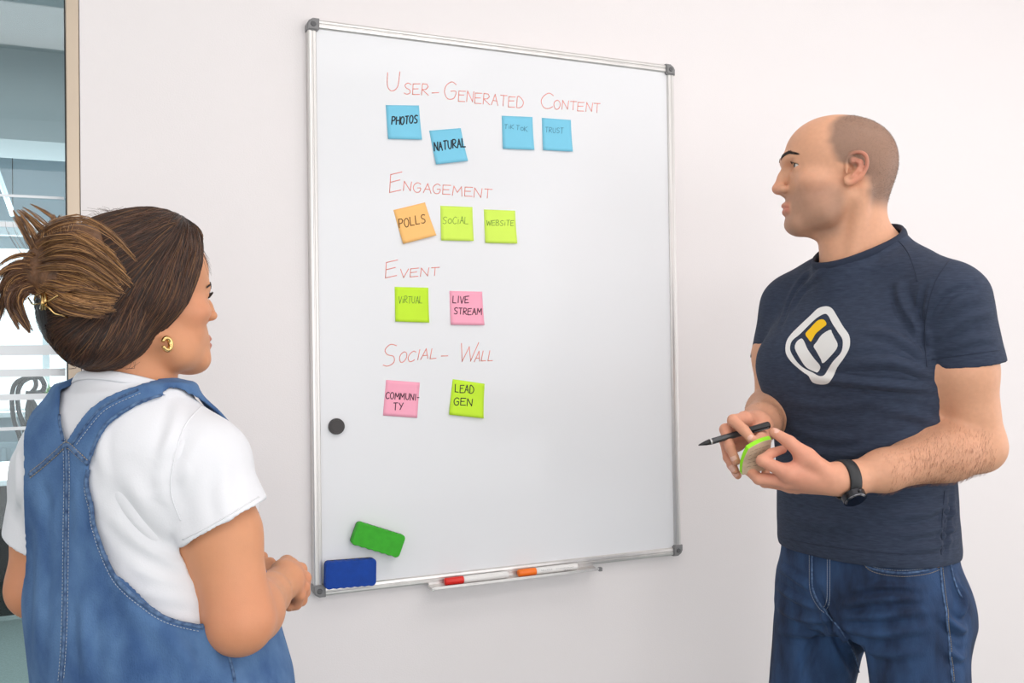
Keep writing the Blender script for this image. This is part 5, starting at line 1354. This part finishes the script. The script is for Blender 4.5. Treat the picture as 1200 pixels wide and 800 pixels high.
core = [cone(P(78, 274, 1.170), P(106, 276, 1.178), .015, .012, .02), cone(P(64, 287, 1.158), P(104, 288, 1.165), .018, .013, .02), cone(P(52, 322, 1.165), P(88, 330, 1.150), .026, .030, .02), cone(P(88, 330, 1.150), P(128, 337, 1.155), .030, .012, .02), cone(P(50, 318, 1.17), P(66, 285, 1.165), .022, .017, .02), cone(P(88, 305, 1.155), P(120, 305, 1.165), .022, .014, .02)]
bun = sculpt('hair_bun', core, P(85, 320, 1.16)-.1, P(85, 320, 1.16)+.1, .0035, mat=M_base, parent=wom)
bun.data.materials.clear(); bun.data.materials.append(mat('bun_base', (104, 70, 44), .55, var=.4, vscale=90, bump=.5, bscale=250))
addb(bundle([(48, 316, 1.150), (72, 312, 1.122), (105, 318, 1.118), (146, 344, 1.140)], 520, .010, .014, .008, .55))
addb(bundle([(46, 326, 1.150), (70, 334, 1.120), (100, 345, 1.118), (138, 352, 1.138)], 460, .009, .012, .009, .55))
addb(bundle([(50, 306, 1.150), (76, 296, 1.128), (108, 300, 1.126), (142, 326, 1.146)], 420, .010, .014, .010, .55))
addb(bundle([(44, 338, 1.148), (62, 348, 1.124), (84, 356, 1.122), (112, 360, 1.140)], 220, .006, .008, .006, .5))
addb(bundle([(56, 300, 1.16), (50, 285, 1.152), (34, 262, 1.150), (17, 244, 1.150)], 190, .009, .008, .003, .5))
addb(bundle([(62, 300, 1.155), (60, 285, 1.145), (58, 268, 1.143), (60, 250, 1.145)], 170, .010, .010, .009, .5, frac=(.35, .35, .3)))
addb(bundle([(68, 300, 1.155), (72, 285, 1.145), (78, 270, 1.145), (84, 258, 1.150)], 120, .008, .009, .008, .5, frac=(.3, .4, .3)))
addb(bundle([(50, 320, 1.150), (30, 314, 1.142), (12, 318, 1.140), (-6, 334, 1.142)], 200, .008, .0065, .005, .5, frac=(.2, .4, .4)))
addb(bundle([(52, 326, 1.150), (28, 322, 1.142), (8, 340, 1.142), (-3, 380, 1.145)], 200, .008, .008, .004, .5, frac=(.15, .35, .5)))
addb(bundle([(50, 332, 1.150), (28, 336, 1.140), (20, 356, 1.140), (37, 389, 1.145)], 230, .008, .008, .002, .5, frac=(.12, .33, .55)))
addb(bundle([(50, 332, 1.150), (24, 338, 1.144), (14, 360, 1.142), (24, 386, 1.145)], 160, .006, .008, .003, .5, frac=(.12, .33, .55)))
for g_, nn_ in (([(52, 300, 1.15), (28, 300, 1.14), (8, 268, 1.138), (6, 240, 1.14)], 3), ([(45, 305, 1.15), (36, 296, 1.13), (30, 306, 1.13), (40, 322, 1.14)], 3), ([(60, 290, 1.15), (42, 292, 1.14), (30, 262, 1.14), (22, 248, 1.14)], 4)):
    addb(bundle(g_, nn_, .002, .003, .004, .5, r=(.0002, .0003)))
for l_, m_, nm in zip(bun_sets, (None, M_h2, M_h3, M_h4), (None, 'warm_strands', 'light_strands', 'mid_strands')):
    if m_: strands(nm, l_, m_, bun)
# gold claw clip
clip = thing('hair_clip', tuple(P(60, 358, 1.13)), None, None); bpy.data.objects.remove(clip)
c0 = tube('claw_clip', spline([P(*q) for q in ((49, 345, 1.128), (50, 350, 1.120), (50, 356, 1.118), (49, 362, 1.125))]), .0022, M_gold, wom, 8)
tube('spring_bar', spline([P(*q) for q in ((53, 343, 1.125), (53.5, 352, 1.115), (53, 362, 1.122))]), .0022, M_gold, c0, 8)
tube('claw_wire', spline([P(*q) for q in ((52, 358, 1.118), (58, 361, 1.112), (64, 367, 1.113), (72, 369, 1.118), (79, 372, 1.130))]), .0013, M_gold, c0, 8)
tube('claw_wire', spline([P(*q) for q in ((52, 356, 1.116), (58, 352, 1.108), (68, 346, 1.104))]), .0011, M_gold, c0, 8)
tube('claw_wire', spline([P(*q) for q in ((50, 354, 1.12), (44, 356, 1.13), (38, 356, 1.14), (33, 349, 1.15))]), .0011, M_gold, c0, 8)
tube('claw_wire', spline([P(*q) for q in ((50, 344, 1.13), (42, 346, 1.135), (40, 352, 1.14))]), .0010, M_gold, c0, 8)
